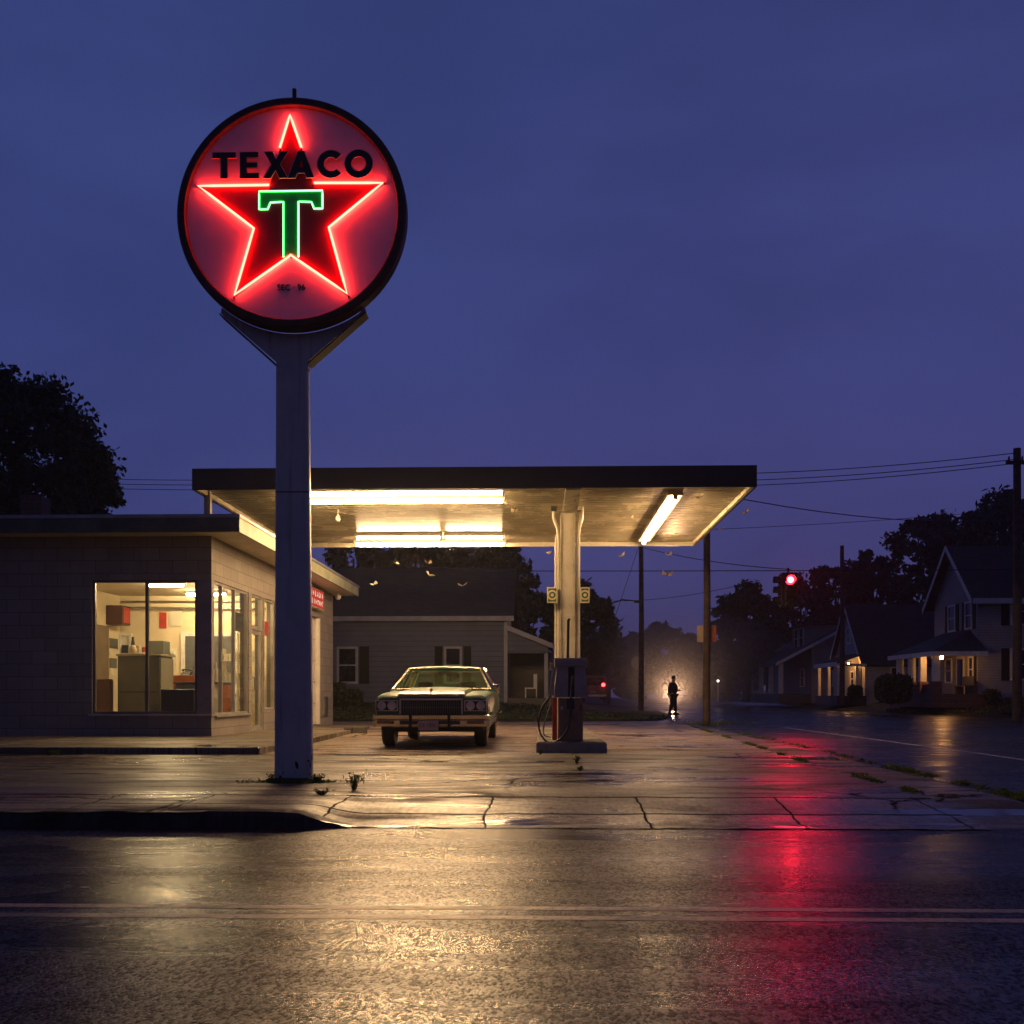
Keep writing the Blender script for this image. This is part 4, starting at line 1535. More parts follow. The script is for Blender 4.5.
    if detail:
        m2 = MB(); m2.box(-.88, .88, .3, 4.9, .30, .34)
        m2.tube([(-.7, .85, .30), (.7, .85, .30)], .05, 8); m2.tube([(-.7, 4.26, .33), (.7, 4.26, .33)], .06, 8)
        m2.lathe([(.14, -.14), (.14, .14)], (0, 4.26, .33), 'y', 12)
        B(m2, 'chassis', m_black)
        # cabin
        m2 = MB(); m2.box(-.86, .86, 1.95, 2.2, .8, 1.01, .03)
        B(m2, 'dashboard', m_dark)
        for s_ in (-1, 1):
            m2 = MB(); m2.box(s_ * .42 - .36, s_ * .42 + .36, 3.0, 3.14, .55, 1.06, .05); m2.box(s_ * .42 - .15, s_ * .42 + .15, 3.02, 3.1, 1.061, 1.16, .03)
            B(m2, 'front_seat', m_brown)
        m2 = MB(); m2.box(-.75, .75, 3.95, 4.1, .55, 1.04, .05)
        B(m2, 'rear_seat', m_brown)
        m2 = MB(); m2.box(-.12, .12, 2.5, 2.53, 1.30, 1.36, .012)
        B(m2, 'rear_view_mirror', m_dark)
        m2 = MB()
        for k in range(20):
            pass
        ringp = [(.42 + .19 * math.cos(2 * math.pi * k / 20), 2.32 - .06 * math.sin(2 * math.pi * k / 20), .98 + .17 * math.sin(2 * math.pi * k / 20)) for k in range(21)]
        m2.tube(ringp, .014, 6, False)
        B(m2, 'steering_wheel', m_dark, sm_=50)
        # grille
        m2 = MB(); m2.box(-.515, .515, .09, .119, .565, .81)
        gr = B(m2, 'grille', m_black)
        m2 = MB()
        for k in range(33):
            x0 = -.505 + k * .0312
            m2.box(x0, x0 + .007, .078, .0895, .58, .795)
        m2.box(-.505, .505, .076, .0775, .685, .693)
        B(m2, 'grille_bar', m_gbar, gr)
        m2 = MB()
        m2.box(-.535, .535, .055, .125, .812, .845, .006)
        m2.box(-.535, -.513, .06, .12, .575, .811); m2.box(.513, .535, .06, .12, .575, .811)
        m2.box(-.513, .513, .07, .12, .553, .566)
        B(m2, 'grille_frame', m_brightwork, gr)
        # header panel above the grille with a small emblem stand
        m2 = MB()
        m2.loft([[(x, .10, .848), (x, .07, .87), (x, .09, .918), (x, .17, .935), (x, .17, .848)] for x in (-.56, .56)])
        B(m2, 'hood_lip', paint, sm_=30)
        m2 = MB(); m2.box(-.555, .555, .062, .074, .874, .888, .003)
        m2.tube([(0, .08, .92), (0, .1, .975)], [.012, .006], 8)
        m2.lathe([(.028, -.005), (.028, .005)], (0, .1, .985), 'y', 14)
        B(m2, 'hood_ornament', m_chrome, sm_=40)
        # lamps
        for s_ in (-1, 1):
            m2 = MB(); m2.frame('y', .06, .118, s_ * .755 - .19, s_ * .755 + .19, .628, .81, .016)
            bz_ = B(m2, 'headlight', m_brightwork)
            m2 = MB(); m2.box(s_ * .755 - .173, s_ * .755 + .173, .105, .118, .645, .793)
            B(m2, 'bezel', m_dark, bz_)
            for dx in (-.088, .088):
                m2 = MB(); m2.lathe([(.074, .02), (.076, 0), (.066, -.006), (.04, -.016), (.0, -.02)], (s_ * .755 + dx, .085, .719), 'y', 20, False)
                B(m2, 'lens', m_lens, bz_, 50)
            m2 = MB(); m2.box(s_ * .76 - .14, s_ * .76 + .14, -.012, .01, .415, .465, .006)
            B(m2, 'turn_signal', m_amber)
            if s_ > 0:
                m2 = MB()
                m2.box(.95, 1.09, 1.95, 2.0, 1.0, 1.10, .02)
                m2.tube([(.93, 2.02, .97), (1.0, 1.99, 1.02)], .015, 6)
                B(m2, 'side_mirror', m_chrome, sm_=40)
            m2 = MB(); m2.box(s_ * .987, s_ * .999, .3, 5.2, .52, .55, .004)
            B(m2, 'side_trim', m_chrome)
            m2 = MB(); m2.box(s_ * .978, s_ * .99, .2, .34, .62, .72, .003)
            B(m2, 'side_marker', m_amber)
        # bumper
        m2 = MB()
        def bs(x, y):
            return [(x, y + .1, .36), (x, y + .05, .365), (x, y + .022, .465), (x, y + .03, .475), (x, y + .03, .487), (x, y + .012, .495), (x, y - .006, .555), (x, y + .01, .566), (x, y + .1, .566)]
        m2.loft([bs(-1.0, .22), bs(-.99, .08), bs(-.94, .02), bs(-.5, 0), bs(0, -.012), bs(.5, 0), bs(.94, .02), bs(.99, .08), bs(1.0, .22)])
        bp = B(m2, 'bumper', m_chrome, sm_=25)
        m2 = MB()
        for x_ in (-.365, .285):
            m2.box(x_, x_ + .05, -.045, .05, .34, .59, .015)
        B(m2, 'bumper_guard', m_black, bp)
        m2 = MB()
        for x0, x1 in ((-.315, -.22), (.10, .285), (-.52, -.365), (.335, .5)):
            m2.box(x0, x1, -.022, .0, .405, .462, .004)
        B(m2, 'bumper_slot', m_dark, bp)
        m2 = MB(); m2.box(-.205, .135, -.034, -.024, .305, .468, .004)
        pl = B(m2, 'number_plate', m_plate)
        BASE[pl.name] = Vector((0, 0, 0))
        text_obj('CE 105C', .085, m_platetxt, pl, (-.035, -.036, .385), ext=.001)
        m2 = MB(); m2.box(-.9, .9, 5.5, 5.62, .42, .58, .02)
        B(m2, 'rear_bumper', m_chrome)
        m2 = MB(); m2.box(-.85, -.5, 5.515, 5.53, .65, .8); m2.box(.5, .85, 5.515, 5.53, .65, .8)
        B(m2, 'tail_light', m_red)
        m2 = MB()
        for s_ in (-.35, .25):
            m2.tube([(s_, 1.93, 1.0), (s_ + .45, 1.99, 1.045)], .007, 5)
        B(m2, 'wiper', m_black)
    return t_


m_carglass = pane_mat('car glass', (.86, .92, .86), .7, .01)
m_lens = M('lamp lens', (.62, .58, .5), .3, metal=.4)
m_brightwork = M('dull bright trim', (.66, .6, .5), .40, metal=.85)
m_amber = M('amber lens', (.25, .12, .04), .25)
m_gbar = M('grille bars', (.2, .19, .17), .3, metal=.8)
m_plate = M('number plate', (.62, .42, .34), .5)
m_platetxt = M('plate lettering', (.16, .05, .06), .5)
m_green_paint = M('olive green car paint', (.10, .20, .085), .38, metal=.0, var=.08, coat=.25, scale=1.2)
car('green_sedan', P(430.5, 0, 17.2).x, 17.2, 0.0, m_green_paint, 'olive green vintage sedan with chrome bumper facing the street beside the pump')

# the far parked vehicle with a lit tail lamp
m_maroon = M('dark maroon car paint', (.10, .03, .035), .35, metal=.2, coat=.4)
fx = P(593, 0, 62).x
fv = thing('parked_van', (fx, 62, .6), 'dark maroon van with lit red tail lamp parked beyond the lawn trees', 'van')
mb = MB()
mb.loft([[(fx - w_, y, .75), (fx - w_, y, 1.55), (fx - w_ + .12, y, z_), (fx + w_ - .12, y, z_), (fx + w_, y, 1.55), (fx + w_, y, .75)] for y, w_, z_ in ((62, .80, 2.05), (62.3, .86, 2.15), (65.3, .86, 2.15), (65.9, .82, 1.65), (66.7, .78, 1.6))])
mb.build('body', m_maroon, fv, smooth=30)
mb = MB(); mb.box(fx - .62, fx + .62, 61.985, 62.0, 1.5, 1.95)
mb.build('rear_window', m_glass_dark, fv)
m_tail = emit('lit tail lamp', (1.0, .03, .03), 14)
for s_ in (-1, 1):
    mb = MB(); mb.lathe([(.11, 0), (.11, -.05), (.07, -.07)], (fx + s_ * .62, 62, P(0, 685, 62).z), 'y', 16)
    mb.build('tail_light', m_tail, fv, smooth=40)
    for yw in (62.7, 65.8):
        mb = MB(); mb.lathe([(.3, -.1), (.32, 0), (.3, .1)], (fx + s_ * .74, yw, .62 + .30), 'x', 20)
        mb.build('wheel', m_black, fv)
mb = MB(); mb.box(fx - .8, fx + .8, 61.9, 61.99, .78, .95, .02)
mb.build('bumper', m_chrome, fv)
mb = MB(); mb.box(fx - .2, fx + .2, 61.885, 61.899, 1.0, 1.15)
mb.build('number_plate', m_plate, fv)

# ------------------------------------------------------------------ houses
m_trim = M('blue grey trim', (.25, .26, .32), .5)
def window(par, axis, d, s_, u0, u1, z0, z1, mt=None, shutters=0, sw=.38):
    """a window standing proud of a wall; d: wall plane, s_: outward sign"""
    m2 = MB()
    def rng(a, b):
        return (d + s_ * a, d + s_ * b) if s_ > 0 else (d + s_ * b, d + s_ * a)
    m2.frame(axis, *rng(.003, .06), u0, u1, z0, z1, .09)
    mid = (z0 + z1) / 2
    q0, q1 = rng(.012, .05)
    if axis == 'y':
        m2.box(u0 + .09, u1 - .09, q0, q1, mid - .025, mid + .025)
    else:
        m2.box(q0, q1, u0 + .09, u1 - .09, mid - .025, mid + .025)
    wf_ = m2.build('window', m_trim if par.name.startswith('grey_house') else m_white, par)
    m2 = MB()
    q0, q1 = rng(.004, .02)
    for a, b in ((z0 + .09, mid - .025), (mid + .025, z1 - .09)):
        if axis == 'y':
            m2.box(u0 + .09, u1 - .09, q0, q1, a, b)
        else:
            m2.box(q0, q1, u0 + .09, u1 - .09, a, b)
    m2.build('pane', mt or m_glass_dark, wf_)
    q0, q1 = rng(.003, .045)
    for side in ([-1, 1] if shutters == 2 else [shutters] if shutters else []):
        a, b = (u0 - .06 - sw, u0 - .06) if side < 0 else (u1 + .06, u1 + .06 + sw)
        m2 = MB()
        if axis == 'y':
            m2.box(a, b, q0, q1, z0, z1)
        else:
            m2.box(q0, q1, a, b, z0, z1)
        m2.build('shutter', m_shutter, wf_)


def roof_slab(mb_, p0, p1, p2, p3, th=.12):
    """a roof plane given by its four corners, thickened downwards"""
    q = [Vector(p) for p in (p0, p1, p2, p3)]
    dn = Vector((0, 0, -th))
    mb_.hexa([p + dn for p in q], q)


# house behind the sedan, its long side to the forecourt
hD = thing('grey_house', (-6, 40, .6), 'grey clapboard house with dark roof directly behind the green sedan', 'house')
hx0, hx1 = -13.0, P(507, 0, 40).x
eav, rdg = P(0, 617, 40).z, 6.15
mb = MB()
mb.prism([(40, .3), (46, .3), (46, eav), (43, rdg - .12), (40, eav)], 'x', hx0, hx1)
mb.build('wall', m_sidingD, hD)
mb = MB()
roof_slab(mb, (hx0 - .3, 39.65, eav - .02), (hx1 + .28, 39.65, eav - .02), (hx1 + .28, 43, rdg + .1), (hx0 - .3, 43, rdg + .1))
roof_slab(mb, (hx0 - .3, 46.35, eav - .02), (hx1 + .28, 46.35, eav - .02), (hx1 + .28, 43.001, rdg + .1), (hx0 - .3, 43.001, rdg + .1))
rf = mb.build('roof', m_shingle, hD)
mb = MB(); mb.box(hx0 - .3, hx1 + .28, 39.6, 39.648, eav - .22, eav - .03)
mb.box(hx1 - .12, hx1 + .02, 39.97, 39.998, .35, eav - .22)
mb.build('trim', m_trim, hD)
def hw(px, Y=40): return P(px, 0, Y).x
window(hD, 'y', 40, -1, hw(337), hw(358), P(0, 684, 40).z, P(0, 647, 40).z, shutters=1)
window(hD, 'y', 40, -1, hw(444), hw(462), P(0, 684, 40).z, P(0, 647, 40).z, shutters=2, sw=.30)
window(hD, 'y', 40, -1, -11.2, -10.4, P(0, 684, 40).z, P(0, 647, 40).z, shutters=2, sw=.3)
# side porch
pz0, pz1 = P(0, 627, 40).z, P(0, 645, 40).z
px1 = hw(553)
mb = MB()
roof_slab(mb, (hx1 + .03, 39.7, pz0), (px1, 39.7, pz1), (px1, 44.3, pz1), (hx1 + .03, 44.3, pz0), .1)
pr = mb.build('porch_roof', m_shingle, hD)
mb = MB()
mb.hexa([(hx1 + .03, 39.64, pz0 - .19), (px1, 39.64, pz1 - .19), (px1, 39.695, pz1 - .19), (hx1 + .03, 39.695, pz0 - .19)],
        [(hx1 + .03, 39.64, pz0 + .01), (px1, 39.64, pz1 + .01), (px1, 39.695, pz1 + .01), (hx1 + .03, 39.695, pz0 + .01)])
mb.build('barge_board', m_trim, pr)
mb = MB()
mb.prism([(hx1 + .05, pz1 - .35), (px1 - .2, pz1 - .35), (px1 - .2, pz1 - .14), (hx1 + .05, pz0 - .2)], 'y', 39.9, 39.96)
mb.build('porch_gable', m_sidingD, hD)
for px in (546, 547):
    yy = 39.9 if px == 546 else 44
    mb = MB(); mb.box(hw(546) - .07, hw(546) + .07, yy - .0, yy + .14, .55, pz1 - .36)
    mb.build('porch_post', m_trim, hD)
mb = MB(); mb.box(hx1 + .01, px1 - .05, 39.9, 44.2, .3, .78)
mb.build('porch_floor', m_dark, hD)
mb = MB(); mb.box(hx1 + .01, px1 - .1, 43.4, 43.5, .79, pz1 - .12)
mb.build('porch_back', m_dark, hD)
q = P(531, 0, 41.5)
t = thing('porch_chair', (q.x, 41.5, .78), 'pale chair standing in the dark porch of the grey house', 'chair')
mb = MB(); mb.box(q.x - .25, q.x + .25, 41.3, 41.75, 1.15, 1.2)
mb.build('seat', m_white, t)
mb = MB(); mb.box(q.x + .1, q.x + .25, 41.3, 41.75, 1.201, 1.75, .02)
mb.build('backrest', m_white, t)
for x_ in (q.x - .24, q.x + .2):
    for y_ in (41.32, 41.7):
        mb = MB(); mb.box(x_, x_ + .04, y_, y_ + .04, .781, 1.149)
        mb.build('leg', m_white, t)

# two-storey white house at the right
hC = thing('two_storey_house', (26, 52.7, .75), 'two-storey pale house with steep front gable and lit corner porch', 'house')
gx = 21.1
gy0, gy1 = 50.0, 55.4
ez = P(0, 595, 50).z
az = P(0, 551, 52.7).z
mb = MB()
mb.prism([(gy0, .3), (gy1, .3), (gy1, ez), ((gy0 + gy1) / 2, az - .2), (gy0, ez)], 'x', gx, 35)
mb.build('wall', m_sidingC, hC)
mb = MB()
my = (gy0 + gy1) / 2
sl = (az - ez) / (my - gy0)
roof_slab(mb, (gx - .45, gy0 - .4, ez - .4 * sl + .05), (35.4, gy0 - .4, ez - .4 * sl + .05), (35.4, my, az + .05), (gx - .45, my, az + .05))
roof_slab(mb, (gx - .45, gy1 + .4, ez - .4 * sl + .05), (35.4, gy1 + .4, ez - .4 * sl + .05), (35.4, my + .001, az + .05), (gx - .45, my + .001, az + .05))
rf = mb.build('roof', m_shingle, hC)
mb = MB()
for s_ in (-1, 1):
    ya = my + s_ * (my - gy0 + .42)
    za = ez - .42 * sl
    mb.hexa([(gx - .5, ya, za - .2), (gx - .455, ya, za - .2), (gx - .455, my, az - .16), (gx - .5, my, az - .16)],
            [(gx - .5, ya, za + .06), (gx - .455, ya, za + .06), (gx - .455, my, az + .08), (gx - .5, my, az + .08)])
mb.box(gx - .4, 35.3, gy0 - .46, gy0 - .41, ez - .4 * sl - .2, ez - .4 * sl + .06)
mb.build('barge_board', m_white, rf)
mb = MB(); mb.box(31, 31.8, 52.9, 53.7, az - .6, az + 1.0)
mb.build('chimney', m_brick, rf)
for ya, yb in ((52.55, 53.5), (50.55, 51.4)):
    window(hC, 'x', gx, -1, ya, yb, 4.12, 5.5, shutters=2, sw=.3)
def cwx(px): return P(px, 0, gy0).x
for z0, z1 in ((1.6, 3.3), (4.25, 5.75)):
    window(hC, 'y', gy0, -1, cwx(1010), cwx(1027), z0, z1 - .15, shutters=-1, sw=.36)
    window(hC, 'y', gy0, -1, 30.2, 31.0, z0, z1 - .15, shutters=2, sw=.3)
# porch
mb = MB()
pzl = P(0, 653, 50).z
wz = P(0, 632, 51.5).z
roof_slab(mb, (18.55, 48.85, pzl), (18.55, 55.0, pzl), (gx - .01, 54.2, wz), (gx - .01, 50.9, wz), .1)
mb.add([(18.55, 48.85, pzl), (gx - .01, 48.85 + .0, pzl), (gx - .01, 50.9, wz)], [(0, 1, 2)])
mb.add([(18.55, 55.0, pzl), (gx - .01, 55.0, pzl), (gx - .01, 54.2, wz)], [(0, 1, 2)])
pr = mb.build('porch_roof', m_shingle, hC)
mb = MB()
mb.box(18.5, 18.56, 48.8, 55.05, pzl - .24, pzl - .02)
mb.box(18.56, gx - .01, 48.8, 48.86, pzl - .24, pzl - .02)
mb.build('fascia', m_white, pr)
mb = MB(); mb.box(18.56, gx - .01, 48.87, 54.98, pzl - .14, pzl - .11)
mb.build('ceiling', m_soffit, pr)
mb = MB(); mb.box(18.6, gx - .002, 48.95, 55.0, .3, .95)
mb.build('porch_floor', m_brick, hC)
for yy in (49.05, 50.75, 52.2, 53.9):
    mb = MB(); mb.box(18.66, 18.96, yy, yy + .3, 1.55, pzl - .141, .01)
    mb.build('porch_column', m_white, hC)
    mb = MB(); mb.box(18.6, 19.02, yy - .06, yy + .36, .951, 1.549, .01)
    mb.build('pier', m_brick, hC)
mb = MB(); mb.box(18.74, 18.9, 49.42, 53.83, .951, 1.42)
mb.build('porch_wall', m_brick, hC)
mb = MB(); mb.box(gx - .05, gx - .003, 51.5, 52.4, .96, 2.85)
fd = mb.build('front_door', m_white, hC)
mb = MB(); mb.box(gx - .06, gx - .052, 51.62, 52.28, 1.1, 2.7)
mb.build('pane', m_glass_dark, fd)
window(hC, 'x', gx, -1, 50.4, 51.0, 1.5, 2.8, shutters=-1, sw=.25)
window(hC, 'x', gx, -1, 53.0, 53.9, 1.5, 2.8)
m_bulb = emit('porch bulb', (1.0, .44, .12), 210)
q = P(941.5, 651.5, 49.4)
mb = MB(); mb.lathe([(.02, .12), (.05, .1), (.085, .0), (.05, -.08), (.0, -.1)], (q.x, 49.4, pzl - .28), 'z', 14, False)
mb.build('porch_lamp', m_bulb, hC, smooth=60)
t = thing('porch_bench', (20.4, 50.0, .95), 'dark bench beside the door on the lit corner porch', 'bench')
mb = MB(); mb.box(20.2, 20.7, 49.3, 50.6, 1.3, 1.36)
mb.build('seat', m_dark, t)
mb = MB(); mb.box(20.64, 20.7, 49.3, 50.6, 1.361, 1.8)
mb.build('backrest', m_dark, t)
for y_ in (49.35, 50.5):
    mb = MB(); mb.box(20.25, 20.65, y_, y_ + .06, .951, 1.299)
    mb.build('leg', m_dark, t)

# small white house
hB = thing('small_white_house', (24, 65, .7), 'small white single-storey house with glowing porch behind the roadside pole', 'house')
bx, by0, by1 = 19.5, 62.0, 68.6
bez, baz = P(0, 661, 62).z, P(0, 607, 65.3).z
bmy = (by0 + by1) / 2
mb = MB()
mb.prism([(by0, .3), (by1, .3), (by1, bez), (bmy, baz - .15), (by0, bez)], 'x', bx, 34)
mb.build('wall', m_sidingB, hB)
mb = MB()
sl = (baz - bez) / (bmy - by0)
roof_slab(mb, (bx - .3, by0 - .3, bez - .3 * sl + .05), (34.3, by0 - .3, bez - .3 * sl + .05), (34.3, bmy, baz + .05), (bx - .3, bmy, baz + .05))
roof_slab(mb, (bx - .3, by1 + .3, bez - .3 * sl + .05), (34.3, by1 + .3, bez - .3 * sl + .05), (34.3, bmy + .001, baz + .05), (bx - .3, bmy + .001, baz + .05))
rf = mb.build('roof', m_shingle, hB)
mb = MB()
for s_ in (-1, 1):
    ya = bmy + s_ * (bmy - by0 + .32)
    za = bez - .32 * sl
    mb.hexa([(bx - .34, ya, za - .16), (bx - .305, ya, za - .16), (bx - .305, bmy, baz - .12), (bx - .34, bmy, baz - .12)],
            [(bx - .34, ya, za + .06), (bx - .305, ya, za + .06), (bx - .305, bmy, baz + .08), (bx - .34, bmy, baz + .08)])
mb.build('barge_board', m_white, rf)
window(hB, 'x', bx, -1, 64.7, 65.5, 4.1, 5.2)
window(hB, 'y', by0, -1, P(890, 0, 62).x, P(905, 0, 62).x, 1.4, 2.6)
bpz = P(0, 659, 62).z
mb = MB()
roof_slab(mb, (17.7, 61.7, bpz - .25), (bx - .01, 61.7, bpz + .35), (bx - .01, 66.6, bpz + .35), (17.7, 66.6, bpz - .25), .1)
pr = mb.build('porch_roof', m_shingle, hB)
mb = MB(); mb.box(17.66, 17.7, 61.66, 66.6, bpz - .5, bpz - .24); mb.box(17.7, bx - .01, 61.66, 61.7, bpz - .5, bpz - .34)
mb.build('fascia', m_white, pr)
mb = MB(); mb.box(17.75, bx - .005, 61.75, 66.5, .3, .85)
mb.build('porch_floor', m_dark, hB)
for x_, y_ in ((17.85, 61.85), (18.9, 61.85), (17.85, 64.0), (17.85, 66.2)):
    mb = MB(); mb.box(x_, x_ + .16, y_, y_ + .16, .851, bpz - .36)
    mb.build('porch_column', m_white, hB)
mb = MB(); mb.box(bx - .05, bx - .003, 62.6, 63.4, .86, 2.5)
mb.build('front_door', m_dark, hB)
window(hB, 'x', bx, -1, 64.0, 64.8, 1.4, 2.4)
for k, yy in enumerate((62.3, 64.4)):
    mb = MB(); mb.lathe([(.02, .08), (.07, .04), (.07, -.04), (.0, -.07)], (18.6, yy, bpz - .36), 'z', 12, False)
    mb.build('porch_lamp', m_bulb, hB, smooth=60)

# dark bungalow with dormer
hA = thing('dark_bungalow', (22, 80, .6), 'dark bungalow with roof dormer and deep unlit porch left of the white house', 'house')
mb = MB()
rx, rz = 23.6, P(0, 621, 77).z
ex, exz = 17.3, P(0, 664, 76).z
mb.prism([(20.0, .3), (28.5, .3), (28.5, 3.0), (rx, rz - .2), (20.0, exz + (rz - exz) * (20 - ex) / (rx - ex) - .2)], 'y', 76, 88)
mb.build('wall', m_sidingA, hA)
mb = MB()
roof_slab(mb, (ex, 75.6, exz), (rx, 75.6, rz), (rx, 88.4, rz), (ex, 88.4, exz), .14)
roof_slab(mb, (rx + .001, 75.6, rz), (29.3, 75.6, 2.9), (29.3, 88.4, 2.9), (rx + .001, 88.4, rz), .14)
rf = mb.build('roof', m_shingle, hA)
mb = MB()
mb.hexa([(ex, 75.54, exz - .2), (rx, 75.54, rz - .2), (rx, 75.598, rz - .2), (ex, 75.598, exz - .2)], [(ex, 75.54, exz + .04), (rx, 75.54, rz + .04), (rx, 75.598, rz + .04), (ex, 75.598, exz + .04)])
mb.build('barge_board', m_white, rf)
mb = MB(); mb.box(20.0, 23.4, 78.0, 82.0, 4.0, rz - .35)
dm = mb.build('dormer', m_sidingA, hA)
mb = MB(); mb.hexa([(19.6, 77.7, rz - .42), (rx, 77.7, rz - .12), (rx, 82.3, rz - .12), (19.6, 82.3, rz - .42)], [(19.6, 77.7, rz - .32), (rx, 77.7, rz + .02), (rx, 82.3, rz + .02), (19.6, 82.3, rz - .32)])
mb.build('dormer_roof', m_shingle, dm)
for ya in (78.3, 79.9):
    window(dm, 'x', 20.0, -1, ya, ya + 1.2, 4.5, rz - .5)
mb = MB(); mb.box(17.6, 20, 76.2, 87.8, .3, 1.0)
mb.build('porch_floor', m_dark, hA)
for yy in (76.3, 79.5, 83, 87):
    mb = MB(); mb.box(17.7, 18.0, yy, yy + .3, 1.001, exz + .02)
    mb.build('porch_column', m_white, hA)
window(hA, 'x', 20, -1, 78, 79.2, 1.5, 2.9)
window(hA, 'y', 76, -1, 21.5, 22.9, 1.5, 2.8)

# low white fence far left of the bungalow
fn = thing('picket_fence', (20, 95, .4), 'low white fence in front of the far trees by the bend of the road', 'fence')
mb = MB()
for k in range(24):
    x_ = 19.2 + k * .22
    mb.box(x_, x_ + .12, 98, 98.04, .3, 1.35)
mb.build('pickets', m_white, fn)
mb = MB(); mb.box(19.0, 24.6, 98.041, 98.1, .5, .6); mb.box(19.0, 24.6, 98.041, 98.1, 1.05, 1.15)
mb.build('rail', m_white, fn)

# ------------------------------------------------------------------ poles, wires, signals
def utility_pole(px, Y, ztop, rb, rt, zb, label, arm=None, lamp=False):
    q_ = P(px, 0, Y)
    t_ = thing('utility_pole', (q_.x, Y, zb), label, 'utility pole', 'wooden utility poles')
    m2 = MB(); m2.tube([(q_.x, Y, zb - .1), (q_.x + .02, Y, (zb + ztop) / 2), (q_.x, Y, ztop)], [rb, (rb + rt) / 2, rt], 12)
    m2.build('pole', m_wood, t_, smooth=50)
    if arm:
        m2 = MB(); m2.box(q_.x - arm, q_.x + arm, Y - .2, Y - .1, ztop - .6, ztop - .48)
        a_ = m2.build('crossarm', m_wood, t_)
        m2 = MB()
        for k in range(4):
            xx = q_.x - arm + .1 + k * (2 * arm - .2) / 3
            m2.lathe([(.03, 0), (.05, .04), (.03, .08), (.04, .13), (.01, .17)], (xx, Y - .15, ztop - .479), 'z', 8)
        m2.build('insulator', m_dark, a_, smooth=40)
    if lamp:
        m2 = MB(); m2.tube([(q_.x, Y, ztop - .6), (q_.x + 1.0, Y, ztop - .25), (q_.x + 2.0, Y, ztop - .35)], .05, 8)
        m2.build('lamp_arm', m_dark, t_, smooth=40)
        m2 = MB(); m2.box(q_.x + 1.9, q_.x + 2.6, Y - .15, Y + .15, ztop - .5, ztop - .34, .04)
        m2.build('lamp_head', m_dark, t_)
    return q_


utility_pole(706.5, 31.8, 7.6, .115, .10, 0, 'wooden pole at the edge of the forecourt carrying a faded signboard', None)
utility_pole(641, 46, 8.2, .125, .10, .3, 'slim wooden pole standing on the grass left of the walking person')
utility_pole(842, 60, P(0, 549, 60).z, .16, .11, .4, 'wooden pole standing in front of the glowing porch of the small white house')
utility_pole(1017, 36.9, P(0, 455, 36.9).z, .16, .125, 0, 'tall wooden pole with crossarm in front of the two-storey house', .45)
utility_pole(609, 78, P(0, 598, 78).z, .15, .11, .3, 'distant pole with a street lamp arm above the far trees', None, True)
utility_pole(767, 100, P(0, 628, 100).z, .13, .1, .4, 'thin far pole in the dark left of the bungalow')
# grass clump base for right pole done below

def wire(px0, py0, Y0, px1, py1, Y1, sag, label, rad=.014, n=16):
    a = P(px0, py0, Y0); b = P(px1, py1, Y1)
    pts = []
    for i in range(n + 1):
        t_ = i / n
        p_ = a.lerp(b, t_)
        p_.z -= sag * 4 * t_ * (1 - t_)
        pts.append(p_)
    m2 = MB(); m2.tube(pts, rad, 5)
    o_ = m2.build('overhead_wire', m_wire, origin=tuple(a), smooth=60)
    return tag(o_, label, 'wire', 'overhead wires')


wire(640, 474, 44, 1016, 453, 36.9, .25, 'topmost of the three wires running to the tall right-hand pole', .016)
wire(640, 481, 44, 1014, 459.5, 36.9, .25, 'middle of the three wires running to the tall right-hand pole', .016)
wire(640, 487, 44, 1018, 463, 36.9, .25, 'lowest of the three wires running to the tall right-hand pole', .016)
wire(706, 492, 31.8, 1130, 500, 52, 1.0, 'sagging dark wire leaving the canopy corner to the right', .018)
wire(641, 532, 46, 1130, 496, 60, .3, 'faint wire crossing the sky under the sagging dark wire', .013)
wire(641, 547, 46, 791, 569.5, 36.2, .15, 'sloping guy wire from the slim pole down to the red signal', .016)
wire(480, 571, 36.4, 1017, 569.5, 36.9, .02, 'level span wire that carries the red traffic signal', .016)
wire(609, 601, 78, 740, 585, 70, .3, 'low faint wire from the distant lamp pole to the trees', .02)
wire(641, 540, 46, 610, 632, 46, .0, 'thin stay wire slanting left of the slim pole', .012)
wire(-80, 470, 45, 300, 479, 42, .2, 'topmost of the three wires left of the canopy', .014)
wire(-80, 474.5, 45, 300, 484, 42, .2, 'middle of the three wires left of the canopy', .014)
wire(-80, 479, 45, 300, 489, 42, .2, 'lowest of the three wires left of the canopy', .014)

# faded signboard behind the forecourt pole
a = P(697, 625.5, 32.0); b = P(716, 642, 32.0)
t = thing('roadside_signboard', ((a.x + b.x) / 2, 32.0, b.z), 'two-tone beige and orange signboard fixed to the forecourt pole', 'sign')
mb = MB(); mb.box(a.x, P(705.5, 0, 32).x, 31.95, 31.98, b.z, a.z)
mb.build('panel', M('faded beige board', (.5, .38, .28), .6), t, label='beige left panel')
mb = MB(); mb.box(P(705.5, 0, 32).x + .002, b.x, 31.95, 31.98, b.z, a.z)
mb.build('panel', M('faded orange board', (.62, .16, .06), .6), t, label='orange right panel')
# stop sign seen from behind
q = P(638, 663, 60)
t = thing('stop_sign', (q.x, 60, .4), 'dull grey back of an eight-sided road sign behind the slim pole', 'road sign')
mb = MB()
mb.prism([(q.x + .42 * math.cos(R(22.5 + 45 * k)), q.z + .42 * math.sin(R(22.5 + 45 * k))) for k in range(8)], 'y', 60, 60.02)
mb.build('plate', M('galvanised sheet', (.35, .32, .3), .5, metal=.3), t)
mb = MB(); mb.tube([(q.x + .22, 60.06, .2), (q.x + .22, 60.06, q.z + .3)], .03, 8)
mb.build('post', m_steel, t)

